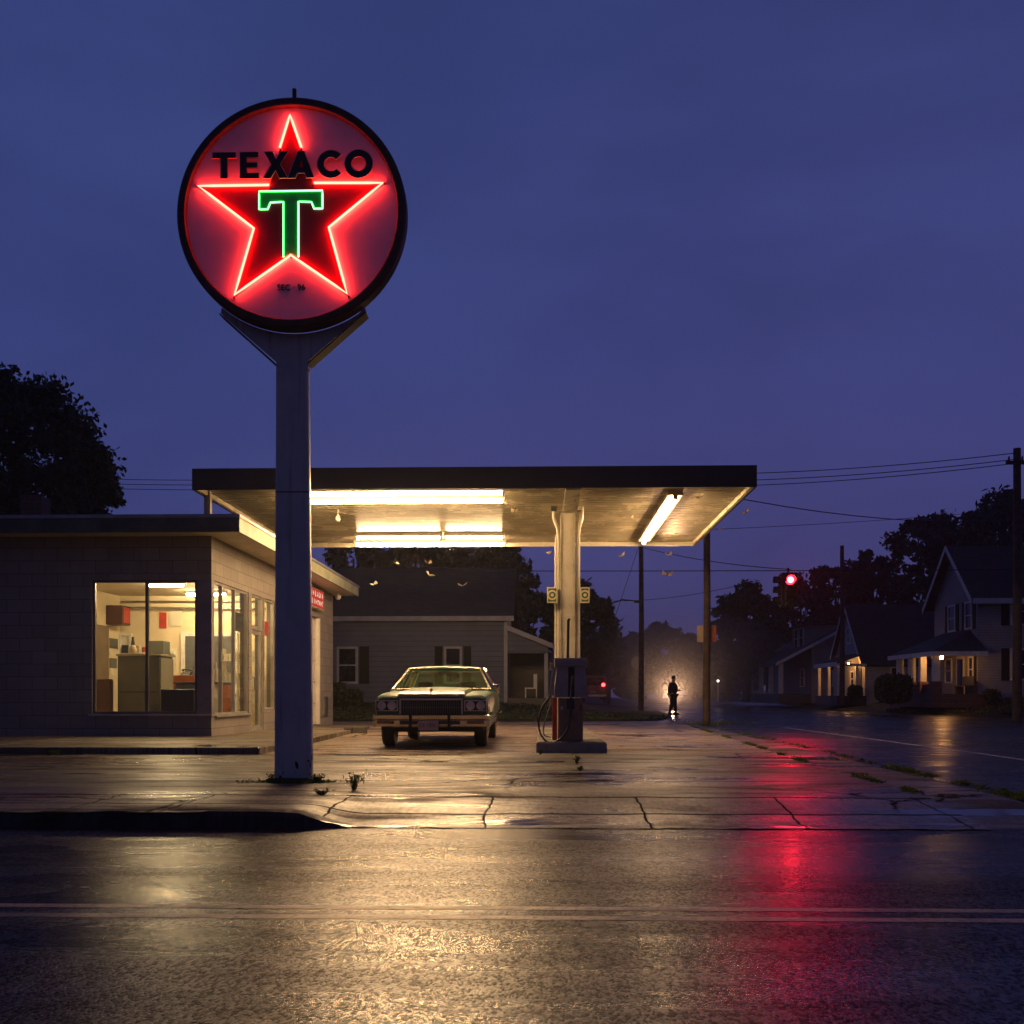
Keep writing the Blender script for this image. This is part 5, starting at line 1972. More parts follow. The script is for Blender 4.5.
# traffic signal
TY = 36.2
q = P(793.5, 580, TY)
tl = thing('traffic_signal', (q.x, TY, q.z), 'four-way hanging traffic signal with the red lamp lit', 'traffic light')
m_sig = M('dark signal housing', (.03, .022, .02), .5)
m_redlamp = emit('red signal lamp', (1.0, .012, .03), 12)
m_redbulb = emit('signal bulb glare', (1.0, .05, .06), 70)
m_offlamp = M('unlit signal lens', (.03, .03, .02), .2)
cxs, cys = q.x - .12, TY + .28
for ang in (0, 90, 180, 270):
    rm = Matrix.Translation(Vector((cxs, cys, 0))) @ Matrix.Rotation(R(ang), 4, 'Z')
    def tr(mb_):
        mb_.v = [tuple(rm @ Vector(p_)) for p_ in mb_.v]
        return mb_
    zc = q.z
    mb = MB(); mb.box(-.18, .18, -.30, -.10, zc - .92, zc + .22, .03)
    hd = tr(mb).build('signal_head', m_sig, tl)
    for k in range(3):
        zz = zc - k * .36
        mb = MB()
        n = 14
        sec0 = []; sec1 = []
        for i in range(n + 1):
            a_ = R(-20 + 220 * i / n)
            sec0.append((.165 * math.cos(a_), -.30, zz + .165 * math.sin(a_)))
            sec1.append((.165 * math.cos(a_), -.50, zz + .165 * math.sin(a_)))
        mb.add(sec0 + sec1, [(i, i + 1, n + 2 + i, n + 1 + i) for i in range(n)])
        tr(mb).build('visor', m_sig, hd, smooth=50)
        mb = MB(); mb.lathe([(.165, 0), (.13, -.03), (.06, -.045), (.0, -.05)], (0, -.302, zz), 'y', 20, False)
        lit = (k == 0 and ang in (0, 180))
        ln = tr(mb).build('lamp_lens', m_redlamp if lit else m_offlamp, hd, smooth=60)
        if lit:
            mb = MB(); mb.lathe([(.10, -.045), (.05, -.062), (.0, -.066)], (0, -.302, zz), 'y', 20, False)
            tr(mb).build('bulb', m_redbulb, ln, smooth=60)
mb = MB(); mb.tube([(cxs, cys, q.z + .22), (cxs, cys, P(0, 569.5, TY).z)], .04, 8)
mb.box(cxs - .25, cxs + .25, cys - .25, cys + .25, q.z + .22, q.z + .27)
mb.build('hanger', m_sig, tl)
BASEQ = q
# light sent out by the lit lens
ld = bpy.data.lights.new('signal_lamp', 'SPOT')
ld.color = (1.0, .008, .02)
ld.energy = 600
ld.spot_size = R(72)
ld.spot_blend = 1.0
ld.shadow_soft_size = .12
lo = bpy.data.objects.new('signal_lamp_light', ld)
COL.objects.link(lo)
lo.location = (cxs, cys - .48, q.z)
lo.rotation_euler = (R(-96), 0, 0)

# small yard lamps
for px, py, Y, zb, lb in ((718, 681, 75, .5, 'low white post lamp by the road left of the round tree'), (899, 699, 47.5, .45, 'tiny white lawn light in front of the clipped bush')):
    q = P(px, py, Y)
    t = thing('yard_lamp', (q.x, Y, zb), lb, 'lamp')
    mb = MB(); mb.tube([(q.x, Y, zb - .1), (q.x, Y, q.z - .07)], .05 if Y > 60 else .02, 8)
    mb.build('post', m_dark if Y < 60 else m_white, t)
    mb = MB(); rr = .09 if Y > 60 else .05
    mb.lathe([(.01, -rr), (rr * .8, -rr * .6), (rr, 0), (rr * .8, rr * .6), (.01, rr)], (q.x, Y, q.z), 'z', 12)
    mb.build('globe', emit('lamp globe glow', (1, .85, .65), 5 if Y > 60 else 3), t, smooth=60)

# parking block
a = P(345, 733, 24.3)
t = MB()
x0, x1 = P(344, 0, 23.9).x, P(366, 0, 23.9).x
t.prism([(23.85, -.01), (24.1, -.01), (24.06, .13), (23.89, .13)], 'x', x0, x1)
o = t.build('parking_block', m_kerb, origin=((x0 + x1) / 2, 23.9, 0))
tag(o, 'low concrete parking block at the end of the walkway left of the sedan', 'parking block')

# ------------------------------------------------------------------ vegetation
def leaf_mesh(name, cen, nrm_scale, size, mat, parent=None, origin=(0, 0, 0), aspect=1.6):
    n = len(cen)
    a = RNG.normal(size=(n, 3)); a /= np.linalg.norm(a, axis=1)[:, None]
    b = RNG.normal(size=(n, 3)); b -= (b * a).sum(1)[:, None] * a; b /= np.linalg.norm(b, axis=1)[:, None]
    s = size * RNG.uniform(.6, 1.35, n)
    A = a * (s * aspect / 2)[:, None]; Bv = b * (s / 2)[:, None]
    v = np.empty((n * 4, 3))
    v[0::4] = cen - A; v[1::4] = cen + Bv * .9 - A * .1; v[2::4] = cen + A; v[3::4] = cen - Bv * .9 - A * .1
    v -= np.array(origin)
    me = bpy.data.meshes.new(name)
    me.vertices.add(n * 4); me.vertices.foreach_set('co', v.astype(np.float32).ravel())
    me.loops.add(n * 4); me.loops.foreach_set('vertex_index', np.arange(n * 4, dtype=np.int32))
    me.polygons.add(n); me.polygons.foreach_set('loop_start', np.arange(0, n * 4, 4, dtype=np.int32))
    me.polygons.foreach_set('loop_total', np.full(n, 4, dtype=np.int32))
    me.update(); me.validate()
    me.materials.append(mat)
    o_ = bpy.data.objects.new(name, me)
    COL.objects.link(o_)
    if parent:
        o_.parent = parent
    else:
        o_.location = origin
    return o_


def tree(X, Y, zb, ztop, rx, label, leaf=.22, nclump=60, per=130, ztr=.3, mat=None, clr=.9, seed=0, ry=None, group='dark trees around the crossing'):
    rng = random.Random(seed + 17)
    t_ = thing('broadleaf_tree', (X, Y, zb), label, 'tree', group)
    h = ztop - zb
    zc = zb + h * (ztr + (1 - ztr) / 2)
    rz_ = h * (1 - ztr) / 2
    ry = ry or rx
    m2 = MB()
    tr_ = .03 * h
    m2.tube([(X, Y, zb - .2), (X + .1, Y, zb + h * .2), (X, Y, zb + h * .45), (X + .1, Y, zb + h * .8)], [tr_ * 1.2, tr_ * .9, tr_ * .6, tr_ * .15], 8)
    cl = []
    for k in range(nclump):
        while True:
            d = Vector((rng.uniform(-1, 1), rng.uniform(-1, 1), rng.uniform(-1, 1)))
            if .25 < d.length < 1:
                break
        d = d.normalized() * (d.length ** .45)
        wob = 1 + .22 * math.sin(3.1 * d.x + seed) * math.cos(2.7 * d.z + 2 * seed)
        c = Vector((X + d.x * rx * .88 * wob, Y + d.y * ry * .88, zc + d.z * rz_ * .9 * (1 - .12 * abs(d.x))))
        cl.append(c)
    for c in cl[:min(16, nclump)]:
        b_ = Vector((X, Y, zb + h * rng.uniform(.25, .5)))
        mid = b_.lerp(c, .55) + Vector((0, 0, -.04 * h))
        m2.tube([b_, mid, c], [tr_ * .4, tr_ * .22, tr_ * .06], 5)
    m2.build('trunk', m_bark, t_, smooth=60)
    cc = []
    for c in cl:
        r_ = clr * rng.uniform(.6, 1.15) * rx / 4
        pts = np.clip(RNG.normal(size=(per, 3)), -1.7, 1.7) * np.array([r_, r_, r_ * .75]) * .62
        cc.append(pts + np.array(c))
    leaf_mesh('crown', np.concatenate(cc), 1, leaf, mat or m_leaf, t_, origin=(X, Y, zb))
    return t_


def tr_at(px, Y, top, hwpx, label, zb=.5, **kw):
    q_ = P(px, top, Y)
    tree(q_.x, Y, zb, q_.z, hwpx * Y / 1024, label, **kw)


tr_at(18, 38, 362, 88, 'big dark maple rising behind the left end of the station roof', zb=0, leaf=.15, nclump=130, per=260, ztr=.25, seed=1)
tr_at(84, 36, 428, 40, 'smaller dark maple at the right flank of the big maple', zb=0, leaf=.14, nclump=60, per=220, ztr=.3, seed=21)
tr_at(-60, 40, 380, 80, 'dark maple cut by the left edge of the photo', zb=0, leaf=.15, nclump=80, per=220, ztr=.25, seed=2)
tr_at(352, 56, 522, 42, 'tree behind the roof of the grey house near the station eave', leaf=.3, nclump=45, per=100, seed=3)
tr_at(420, 58, 515, 55, 'tree behind the middle of the grey house roof', leaf=.3, nclump=60, per=100, seed=4)
tr_at(490, 56, 528, 48, 'tree behind the porch end of the grey house roof', leaf=.3, nclump=60, per=110, seed=5)
tr_at(527, 60, 568, 32, 'tree showing just right of the grey house roof', leaf=.3, nclump=45, per=110, seed=6, ztr=.15)
tr_at(580, 66, 574, 36, 'dark tree right behind the canopy column', leaf=.3, nclump=60, per=120, seed=7, ztr=.12)
tr_at(606, 82, 626, 22, 'lower dark tree beside the distant lamp pole', leaf=.32, nclump=40, per=90, seed=8, ztr=.1)
tr_at(746, 85, 581, 31, 'round dark tree left of the red signal', leaf=.34, nclump=60, per=110, seed=9, ztr=.18, ry=3)
tr_at(727, 110, 600, 22, 'dark tree peeping out left of the round tree', leaf=.4, nclump=40, per=90, seed=19, ztr=.1)
tr_at(800, 100, 572, 38, 'dark tree directly behind the red signal', leaf=.4, nclump=60, per=110, seed=10, ztr=.15)
tr_at(835, 98, 556, 34, 'dark tree behind the top of the roadside pole', leaf=.4, nclump=50, per=110, seed=11, ztr=.15)
tr_at(872, 96, 545, 38, 'dark tree above the roof of the small white house', leaf=.4, nclump=60, per=110, seed=12, ztr=.15)
tr_at(930, 92, 498, 44, 'tall dark tree behind the gable of the two-storey house', leaf=.36, nclump=80, per=130, seed=13, ztr=.2)
tr_at(1000, 88, 484, 50, 'tallest dark tree at the right, behind the crossarm pole', leaf=.36, nclump=90, per=130, seed=14, ztr=.2)
tr_at(1075, 90, 500, 50, 'tree cut by the right edge of the photo', leaf=.36, nclump=60, per=120, seed=24, ztr=.2)
for k, (px, top, hw_) in enumerate([(632, 634, 22), (660, 622, 26), (690, 632, 22), (712, 640, 22)]):
    tr_at(px, 165 + 4 * k, top, hw_, ['hazy far tree above the back of the road sign', 'tallest hazy far tree above the walking person', 'hazy far tree left of the two-tone signboard', 'hazy far tree right behind the two-tone signboard'][k],
          leaf=.7, nclump=55, per=80, seed=30 + k, ztr=.05, group='hazy far trees down the road')
for k, (px, hw_) in enumerate([(560, 40), (640, 45), (720, 45), (800, 45), (880, 60), (970, 60)]):
    tr_at(px, 240, 655, hw_, ['far tree line left of the road end', 'far tree line at the road end', 'far tree line right of the road end', 'far tree line behind the bungalow', 'far tree line behind the white house', 'far tree line behind the two-storey house'][k],
          leaf=1.1, nclump=45, per=70, seed=50 + k, ztr=.0, group='far tree line')


def bush(px0, px1, top, Y, zb, label, leaf=.1, n=5000, mat=None, name='clipped_bush'):
    a_ = P(px0, top, Y); b_ = P(px1, top, Y)
    cx_, rx_ = (a_.x + b_.x) / 2, (b_.x - a_.x) / 2
    h = a_.z - zb
    u = RNG.normal(size=(n, 3)); u /= np.linalg.norm(u, axis=1)[:, None]
    rr = RNG.uniform(.6, 1.0, n) ** .5
    sgn = np.sign(u) * np.abs(u) ** .6
    pts = sgn * rr[:, None] * np.array([rx_ * .9, rx_ * .8, h / 2 * .95]) + np.array([cx_, Y, zb + h / 2])
    pts += RNG.normal(size=(n, 3)) * .04
    t_ = thing(name, (cx_, Y, zb), label, 'bush', None)
    leaf_mesh('foliage', pts, 1, leaf, mat or m_leaf2, t_, origin=(cx_, Y, zb))
    m2 = MB()
    for k in range(5):
        m2.tube([(cx_, Y, zb - .05), (cx_ + rx_ * .5 * math.cos(k * 1.3), Y + rx_ * .4 * math.sin(k * 1.3), zb + h * .7)], [.04, .015], 5)
    m2.build('stem', m_bark, t_)


bush(876, 911, 675, 47.5, .55, 'wide clipped dark bush in front of the small white house wall', .13, 7000)
bush(848, 862, 686, 60.5, .75, 'small round bush below the glowing porch', .1, 2000)
bush(325, 345, 682, 38.9, .5, 'straggly shrub at the foot of the grey house near the station corner', .1, 1500)
bush(345, 362, 690, 38.9, .5, 'low shrub under the shuttered window of the grey house', .1, 1200)
bush(985, 998, 690, 48.6, .7, 'small shrub at the wall of the two-storey house', .1, 1200)


def weed(px, py, Y, h, spread, nst, label, flower=False):
    q_ = P(px, py, Y)
    x, y, z = q_.x, Y, zlot(q_.x, Y)
    t_ = thing('weed', (x, y, z), label, 'weed', 'weeds growing from the cracks')
    m2 = MB()
    pts = []
    for k in range(nst):
        a_ = random.uniform(0, 6.28); s_ = random.uniform(.15, 1) * spread; hh = h * random.uniform(.55, 1)
        tip = Vector((x + s_ * math.cos(a_), y + .5 * s_ * math.sin(a_), z + hh))
        mid = Vector((x + s_ * .35 * math.cos(a_), y, z + hh * .6))
        m2.tube([(x + s_ * .1 * math.cos(a_), y, z - .01), mid, tip], [.004, .003, .0015], 4)
        for j in range(7):
            f = random.uniform(.2, 1)
            pts.append(np.array(Vector((x, y, z)).lerp(mid, f * 2) if f < .5 else mid.lerp(tip, f * 2 - 1)) + RNG.normal(size=3) * .012)
    m2.build('stem', m_weed, t_)
    leaf_mesh('leaf', np.array(pts), 1, .016, m_weed, t_, origin=(x, y, z), aspect=2.2)


weed(354, 790, 9.7, .18, .14, 16, 'tall spiky weed growing right of the sign pole')
weed(316, 783, 10.5, .10, .10, 12, 'leafy weed against the right foot of the sign pole')
weed(270, 783, 10.6, .08, .08, 8, 'small weed against the left foot of the sign pole')
weed(322, 797, 9.2, .05, .16, 14, 'flat weed in the slab joint below the sign pole')
weed(577, 764, 13.4, .12, .07, 10, 'bright weed in a crack in front of the pump island')
weed(580, 772, 12.2, .05, .05, 8, 'tiny weed below the bright weed by the pump island')
weed(55, 756, 15.1, .08, .10, 8, 'small weed at the foot of the walkway edge near the left of the photo')
weed(540, 757, 15.4, .08, .06, 7, 'weed at the left corner of the pump island')

# moss and grass in the edges: a mass nobody could count
pts = []
for k in range(6500):
    y_ = 8.2 + 26.0 * random.random() ** 1.5
    clump = math.sin(y_ * 2.1) + math.sin(y_ * 5.3 + 1) + .7 * math.sin(y_ * 11.7)
    if clump < .05:
        continue
    x_ = walk_edge(y_) + random.gauss(0, .03 + .03 * max(0, clump))
    pts.append((x_, y_, zlot(x_, y_) - .035 + abs(random.gauss(0, .016))))
for k in range(3500):
    y_ = 9.2 + 20 * random.random()
    if math.sin(y_ * 1.7 + 2) + math.sin(y_ * 4.1) < .3:
        continue
    x_ = lot_edge(y_) + random.gauss(0, .03)
    pts.append((x_, y_, zlot(x_, y_) + abs(random.gauss(0, .012))))
for k in range(500):
    x_ = sx + random.gauss(.05, .2); y_ = 10.5 + random.gauss(0, .05)
    pts.append((x_, y_, abs(random.gauss(0, .008))))
q = P(706, 0, 31.6)
for k in range(900):
    pts.append((q.x + random.gauss(.2, .6), 31.5 + random.gauss(0, .35), abs(random.gauss(0, .06))))
o = leaf_mesh('grass', np.array(pts), 1, .022, m_weed, None, aspect=2.5)
kind(o, 'stuff')
pts = []
for k in range(16000):
    y_ = 35.1 + 5 * random.random() ** 1.6
    x_ = left_edge(y_) - 22 * random.random()
    pts.append((x_, y_, z_left(x_, y_) + random.random() * .03))
for k in range(16000):
    y_ = 43.7 + 10 * random.random() ** 1.5
    x_ = right_edge(y_) + .05 + 14 * random.random() ** 1.4
    pts.append((x_, y_, z_right(x_, y_) + random.random() * .09))
o = leaf_mesh('lawn_grass', np.array(pts), 1, .055, m_leaf, None, aspect=2.2)
kind(o, 'stuff')

# ------------------------------------------------------------------ moths under the canopy
m_moth = bpy.data.materials.new('pale moth wing')
t = NT(m_moth)
mx = t.n('ShaderNodeMixShader', {0: .5, 1: t.n('ShaderNodeBsdfDiffuse', {'Color': (.85, .78, .6)}), 2: t.n('ShaderNodeBsdfTranslucent', {'Color': (.9, .8, .6)})})
t.t.links.new(mx.outputs[0], t.out.inputs[0])
def moth(px, py, Y, span, label):
    q_ = P(px, py, Y)
    t_ = thing('moth', tuple(q_), label, 'moth', 'moths around the canopy lights')
    rot = Matrix.Rotation(random.uniform(0, 6.28), 3, 'Z') @ Matrix.Rotation(random.uniform(-.9, .9), 3, 'X') @ Matrix.Rotation(random.uniform(-.6, .6), 3, 'Y')
    def T(p_):
        return tuple(q_ + rot @ (Vector(p_) * span))
    m2 = MB(); m2.tube([T((0, -.22, 0)), T((0, 0, .0)), T((0, .2, 0)), T((0, .3, 0))], [span * .03, span * .06, span * .05, span * .02], 6)
    m2.build('body', m_brown, t_)
    up = random.uniform(.15, .45)
    for s_ in (-1, 1):
        m2 = MB()
        pl = [(.03 * s_, .16, 0), (.52 * s_, .30, up), (.50 * s_, .02, up * .9), (.42 * s_, -.28, up * .7), (.03 * s_, -.14, 0)]
        top = [T(p_) for p_ in pl]; bot = [T((p_[0], p_[1], p_[2] - .02)) for p_ in pl]
        n_ = len(pl)
        m2.add(top + bot, [tuple(range(n_)), tuple(range(2 * n_ - 1, n_ - 1, -1))] + [(i, (i + 1) % n_, n_ + (i + 1) % n_, n_ + i) for i in range(n_)])
        m2.build('wing', m_moth, t_)


MOTHS = [(396.5, 563.7, 20.0, .15, 'moth against the dark roof, upper left of the tight pair'), (428.5, 563.5, 19.8, .13, 'upper moth of the tight pair below the rear lamps'), (429, 575.3, 19.2, .17, 'lower moth of the tight pair below the rear lamps'),
         (374, 584.2, 19.5, .15, 'moth nearest the station eave'), (462.7, 585.7, 19.3, .17, 'moth low over the sedan, right of the tight pair'), (514.7, 511, 20.5, .15, 'moth just right of the lamp tube ends under the soffit'),
         (550, 553.8, 20.5, .14, 'moth left of the canopy column against the sky'), (622.8, 556.3, 20.0, .14, 'moth right of the column just below the canopy'), (668.4, 555.3, 19.6, .14, 'moth above the large pale one, right of the column'),
         (667.2, 574.4, 18.8, .19, 'largest pale moth, below the right half of the canopy'), (746, 512, 19.0, .14, 'moth outside the right corner of the canopy'), (722.5, 530, 19.2, .12, 'moth right below the canopy edge'),
         (675.6, 533.8, 21.5, .13, 'moth at the far end of the lengthwise lamp tube'), (616.3, 500, 20.8, .13, 'dark moth on the soffit nearest the front, right of the beam'), (633.4, 518, 20.8, .12, 'dark moth on the soffit in the middle of the right bay'),
         (605.6, 525.6, 21.6, .10, 'smallest dark moth on the soffit near the column'), (700, 497, 19.9, .13, 'dark moth right of the lengthwise lamp tube')]
for a in MOTHS:
    moth(*a)

# ------------------------------------------------------------------ the person
def skin(verts, edges, radii, name, mat, parent, sub=1, org=(0, 0, 0)):
    me = bpy.data.meshes.new('tmp')
    me.from_pydata(verts, edges, [])
    o_ = bpy.data.objects.new('tmp', me)
    COL.objects.link(o_)
    sk = o_.modifiers.new('s', 'SKIN'); sk.use_smooth_shade = True
    sb = o_.modifiers.new('u', 'SUBSURF'); sb.levels = sub; sb.render_levels = sub
    for i, r_ in enumerate(radii):
        d = me.skin_vertices[0].data[i]
        d.radius = r_ if isinstance(r_, tuple) else (r_, r_)
        d.use_root = (i == 0)
    dg = bpy.context.evaluated_depsgraph_get()
    m2 = bpy.data.meshes.new_from_object(o_.evaluated_get(dg))
    bpy.data.objects.remove(o_)
    m2.materials.clear(); m2.materials.append(mat)
    r = bpy.data.objects.new(name, m2)
    COL.objects.link(r)
    r.parent = parent
    m2.shade_smooth()
    return r


q = P(673, 0, 48)
man = thing('person', (q.x, 48, zroad(0, 48)), 'person in dark jacket and trousers standing in the side street before a headlight glow', 'person')
m_skin = M('skin', (.35, .22, .16), .5)
m_cloth = M('dark cloth', (.02, .019, .022), .8)
V = [(0, 0, .97), (.0, 0, 1.16), (-.01, 0, 1.36), (.01, 0, 1.50), (.03, 0, 1.58), (.05, 0, 1.68), (.05, 0, 1.76)]
Rr = [(.17, .12), (.165, .12), (.19, .13), .065, .08, .11, .075]
E = [(0, 1), (1, 2), (2, 3), (3, 4), (4, 5), (5, 6)]
def ad(p_, r_, par):
    V.append(p_); Rr.append(r_); E.append((par, len(V) - 1)); return len(V) - 1
# nose, ears
ad((.145, 0, 1.665), .02, 5)
hands = []
for s_, el, wr in ((-1, (-.07, -.25, 1.14), (-.01, -.26, .90)), (1, (.0, .25, 1.13), (.21, .2, 1.13))):
    sh = ad((-.02, s_ * .19, 1.43), .065, 2)
    e_ = ad(el, .048, sh)
    w_ = ad(wr, .032, e_)
    d = (Vector(wr) - Vector(el)).normalized()
    side = Vector((0, 1, 0)).cross(d).normalized() if s_ > 0 else Vector((1, 0, 0))
    pm = Vector(wr) + d * .09
    p_i = ad(tuple(pm), .028, w_)
    for k in range(4):
        off = side * (.024 * (k - 1.5))
        L = (.072, .082, .078, .06)[k]
        f1 = ad(tuple(pm + off + d * L * .5), .009, p_i)
        bend = d * .8 + (Vector((0, 0, -1)) if s_ > 0 else Vector((.3, .6, -.4))) * .6
        ad(tuple(pm + off + d * L * .5 + bend.normalized() * L * .5), .007, f1)
    th = ad(tuple(Vector(wr) + d * .045 + side * .04), .011, w_)
    ad(tuple(Vector(wr) + d * .10 + side * .06), .008, th)
for s_ in (-1, 1):
    hp = ad((.0, s_ * .09, .90), .085, 0)
    kn = ad((.03, s_ * .11 + .0, .50), .06, hp)
    an = ad((-.02 + .08 * s_, s_ * .11, .09), .042, kn)
    ad((.12 + .08 * s_, s_ * .12, .035), .035, an)
skin(V, E, Rr, 'body', m_skin, man, 1)
# jacket
V, Rr, E = [(0, 0, .90), (0, 0, 1.16), (-.01, 0, 1.38), (.0, 0, 1.47)], [(.235, .18), (.225, .175), (.25, .185), .10], [(0, 1), (1, 2), (2, 3)]
for s_, el, wr in ((-1, (-.07, -.25, 1.14), (-.02, -.258, .93)), (1, (.0, .25, 1.13), (.18, .205, 1.13))):
    sh = ad((-.02, s_ * .19, 1.43), .085, 2)
    e_ = ad(el, .068, sh)
    ad(wr, .05, e_)
skin(V, E, Rr, 'jacket', m_cloth, man, 1)
V, Rr, E = [(0, 0, .97)], [(.19, .15)], []
for s_ in (-1, 1):
    hp = ad((.0, s_ * .10, .88), .125, 0)
    kn = ad((.03, s_ * .12, .50), .098, hp)
    ad((-.02 + .08 * s_, s_ * .13, .10), .085, kn)
skin(V, E, Rr, 'trousers', m_cloth, man, 1)
for s_ in (-1, 1):
    m2 = MB()
    x_ = -.02 + .08 * s_
    m2.loft([[(x_ + a_, s_ * .115 - w_, 0.0), (x_ + a_, s_ * .115 + w_, 0.0), (x_ + a_, s_ * .115 + w_, h_), (x_ + a_, s_ * .115 - w_, h_)] for a_, w_, h_ in ((-.1, .04, .1), (0, .05, .13), (.1, .052, .09), (.2, .035, .06))])
    m2.build('shoe', m_black, man, smooth=50, origin=(0, 0, 0))
m2 = MB()
m2.lathe([(.01, .115), (.07, .095), (.1, .04), (.098, -.01), (.08, -.05)], (.035, 0, 1.715), 'z', 16)
m2.build('hair', m_black, man, smooth=50, origin=(0, 0, 0))

man.rotation_euler = (0, 0, R(-40))
# the motorcycle is added, unseen, to hold the lamp behind the glow
MY = 63.0
q = P(672.8, 0, MY)
mz = zroad(0, MY)
mc = thing('added_motorcycle', (q.x, MY, mz), 'motorcycle added unseen behind the standing person to hold the headlight', 'added_motorcycle')
for yy in (MY + .1, MY + 1.45):
    mb = MB()
    mb.tube([(q.x, yy + .3 * math.cos(2 * math.pi * k / 24), mz + .32 + .3 * math.sin(2 * math.pi * k / 24)) for k in range(25)], .045, 8, False)
    wh = mb.build('wheel', m_black, mc, smooth=60)
mb = MB()
mb.tube([(q.x, MY + .1, mz + .32), (q.x, MY + .35, mz + .95), (q.x, MY + .8, mz + .85), (q.x, MY + 1.45, mz + .7)], .05, 8)
mb.tube([(q.x, MY + .35, mz + .9), (q.x, MY + .7, mz + .35), (q.x, MY + 1.45, mz + .32)], .04, 8)
mb.build('frame', m_dark, mc, smooth=50)
mb = MB(); mb.tube([(q.x - .3, MY + .42, mz + 1.05), (q.x, MY + .35, mz + 1.0), (q.x + .3, MY + .42, mz + 1.05)], .016, 8)
mb.build('handlebar', m_chrome, mc, smooth=50)
mb = MB(); mb.box(q.x - .13, q.x + .13, MY + .5, MY + .95, mz + .78, mz + .98, .06)
mb.build('fuel_tank', m_maroon, mc, smooth=40)
mb = MB(); mb.box(q.x - .12, q.x + .12, MY + .96, MY + 1.6, mz + .78, mz + .86, .03)
mb.build('seat', m_black, mc)
mb = MB(); mb.box(q.x - .14, q.x + .14, MY + .5, MY + .95, mz + .3, mz + .7, .05)
mb.build('engine', m_steel, mc)
m_head = emit('headlamp lens', (1.0, .72, .42), 9)
mb = MB(); mb.lathe([(.03, .15), (.1, .05), (.105, 0)], (q.x, MY + .18, mz + .92), 'y', 18, False)
hl = mb.build('headlight', m_dark, mc, smooth=50)
mb = MB(); mb.lathe([(.1, 0), (.06, -.02), (.0, -.025)], (q.x, MY + .18, mz + .92), 'y', 18, False)
mb.build('lens', m_head, hl, smooth=50)
ld = bpy.data.lights.new('headlight_beam', 'SPOT')
ld.color = (1.0, .55, .28)
ld.energy = 1900
ld.spot_size = R(76)
ld.spot_blend = 1.0
ld.shadow_soft_size = .1
lo = bpy.data.objects.new('headlight_beam', ld)
COL.objects.link(lo)
lo.location = (q.x, MY + .1, mz + .95)
d = (Vector((0, 0, 30)) - lo.location).normalized()
lo.rotation_euler = d.to_track_quat('-Z', 'Y').to_euler()

# ------------------------------------------------------------------ air
HZ = .0006
m = bpy.data.materials.new('evening haze')
t = NT(m)
vol = t.n('ShaderNodeVolumePrincipled', {'Color': (.82, .80, .86), 'Density': HZ, 'Anisotropy': .62})
t.t.links.new(vol.outputs[0], t.out.inputs['Volume'])
mb = MB().box(-410, 410, -65, 410, -1.5, 22)
hz = mb.build('haze', m)
kind(hz, 'stuff')
# a bank of ground mist lying over the street where the headlight shines
m = bpy.data.materials.new('street mist')
t = NT(m)
vol = t.n('ShaderNodeVolumePrincipled', {'Color': (.85, .83, .88), 'Density': .008, 'Anisotropy': .88})
t.t.links.new(vol.outputs[0], t.out.inputs['Volume'])
mq = P(673, 0, 62)
mb = MB()
prof = [(max(.01, math.cos(R(a_))), math.sin(R(a_))) for a_ in range(-90, 91, 10)]
mb.lathe(prof, (0, 0, 0), 'z', 32)
mb.v = [(mq.x + 9 * p_[0], 63 + 14 * p_[1], .6 + 5.5 * p_[2]) for p_ in mb.v]
kind(mb.build('mist', m, origin=(mq.x, 63, .6)), 'stuff')

# ------------------------------------------------------------------ sky, after-glow, camera
w = bpy.data.worlds.new('World')
sc.world = w
w.use_nodes = True
nt = w.node_tree
nt.nodes.clear()
class WN(NT):
    def __init__(self, tree):
        self.t = tree
        self.out = tree.nodes.new('ShaderNodeOutputWorld')
t = WN(nt)
sky = t.n('ShaderNodeTexSky')
sky.sky_type = 'NISHITA'
sky.sun_disc = False
SUN_EL, SUN_AZ = R(-3.5), R(200)
sky.sun_elevation = SUN_EL
sky.sun_rotation = SUN_AZ
sky.ozone_density = 3.0
dirv = t.coord('Generated')
x, y, z = t.xyz(dirv)
el = t.math('MAXIMUM', z, 0.0)
ramp = t.n('ShaderNodeValToRGB', {0: el})
cr = ramp.color_ramp
cr.elements[0].position = 0.0
cr.elements[0].color = (.054, .047, .128, 1)
cr.elements[1].position = 1.0
cr.elements[1].color = (.012, .018, .07, 1)
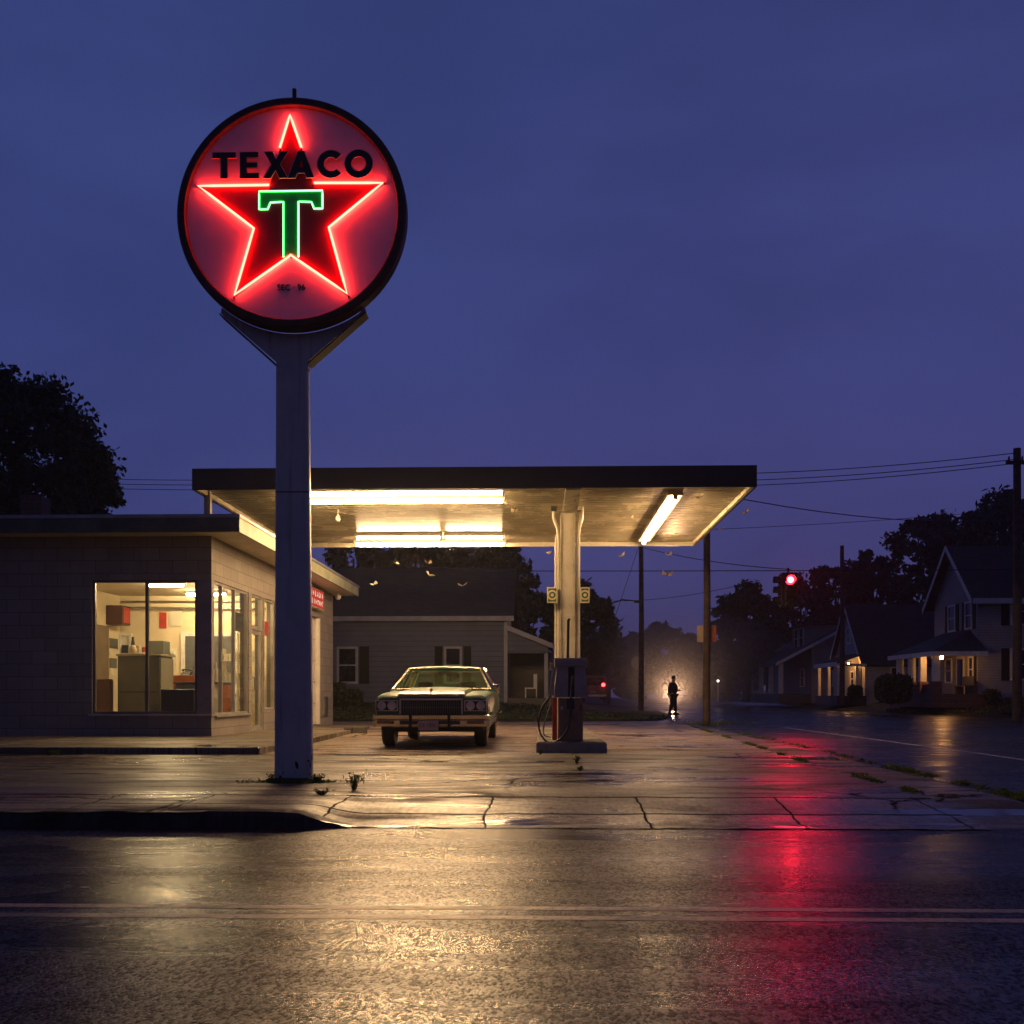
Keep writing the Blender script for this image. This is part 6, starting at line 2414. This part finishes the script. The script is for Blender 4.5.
for p_, c_ in ((.13, (.053, .057, .195, 1)), (.30, (.048, .061, .217, 1)), (.58, (.043, .062, .215, 1))):
    e = cr.elements.new(p_)
    e.color = c_
cl = t.noise(t.comb(t.math('MULTIPLY', x, 1.2), y, t.math('MULTIPLY', z, 2.6)), 1.6, 5, .55, .3)
cl2 = t.ss(cl, .35, .7, .86, 1.12)
tint = t.mix(t.ss(t.math('ADD', x, t.math('MULTIPLY', cl, .35)), -.25, .5), (.92, 1.0, 1.02), (1.06, .98, 1.0))
c = t.mix(1.0, ramp.outputs[0], tint, 'MULTIPLY')
c = t.n('ShaderNodeVectorMath', {0: c, 3: cl2}, operation='SCALE').outputs[0]
behind = t.ss(y, -.45, .25, .50, 1.0)
c = t.n('ShaderNodeVectorMath', {0: c, 3: behind}, operation='SCALE').outputs[0]
nis = t.n('ShaderNodeVectorMath', {0: sky.outputs[0], 3: .08}, operation='SCALE').outputs[0]
tot = t.n('ShaderNodeVectorMath', {0: c, 1: nis}, operation='ADD').outputs[0]
bg = t.n('ShaderNodeBackground', {'Color': tot, 'Strength': .84})
nt.links.new(bg.outputs[0], t.out.inputs[0])

cam = bpy.data.cameras.new('camera')
cam.sensor_width = 36
cam.lens = 36
cam.shift_y = 183 / 1024
cam.clip_end = 2000
co = bpy.data.objects.new('camera', cam)
COL.objects.link(co)
co.location = (0, 0, CAM_H)
co.rotation_euler = (R(90), 0, TH)
sc.camera = co

sc.view_settings.view_transform = 'Standard'
sc.view_settings.look = 'None'
sc.view_settings.exposure = 0
sc.view_settings.gamma = 1
sc.render.engine = 'CYCLES'
cy = sc.cycles
cy.use_denoising = True
try:
    cy.denoiser = 'OPENIMAGEDENOISE'
    cy.denoising_input_passes = 'RGB_ALBEDO_NORMAL'
except Exception as ex:
    print(ex)
cy.max_bounces = 6
cy.diffuse_bounces = 3
cy.glossy_bounces = 3
cy.transparent_max_bounces = 10
cy.volume_bounces = 0
cy.sample_clamp_indirect = 4.0
cy.caustics_reflective = False
cy.caustics_refractive = False
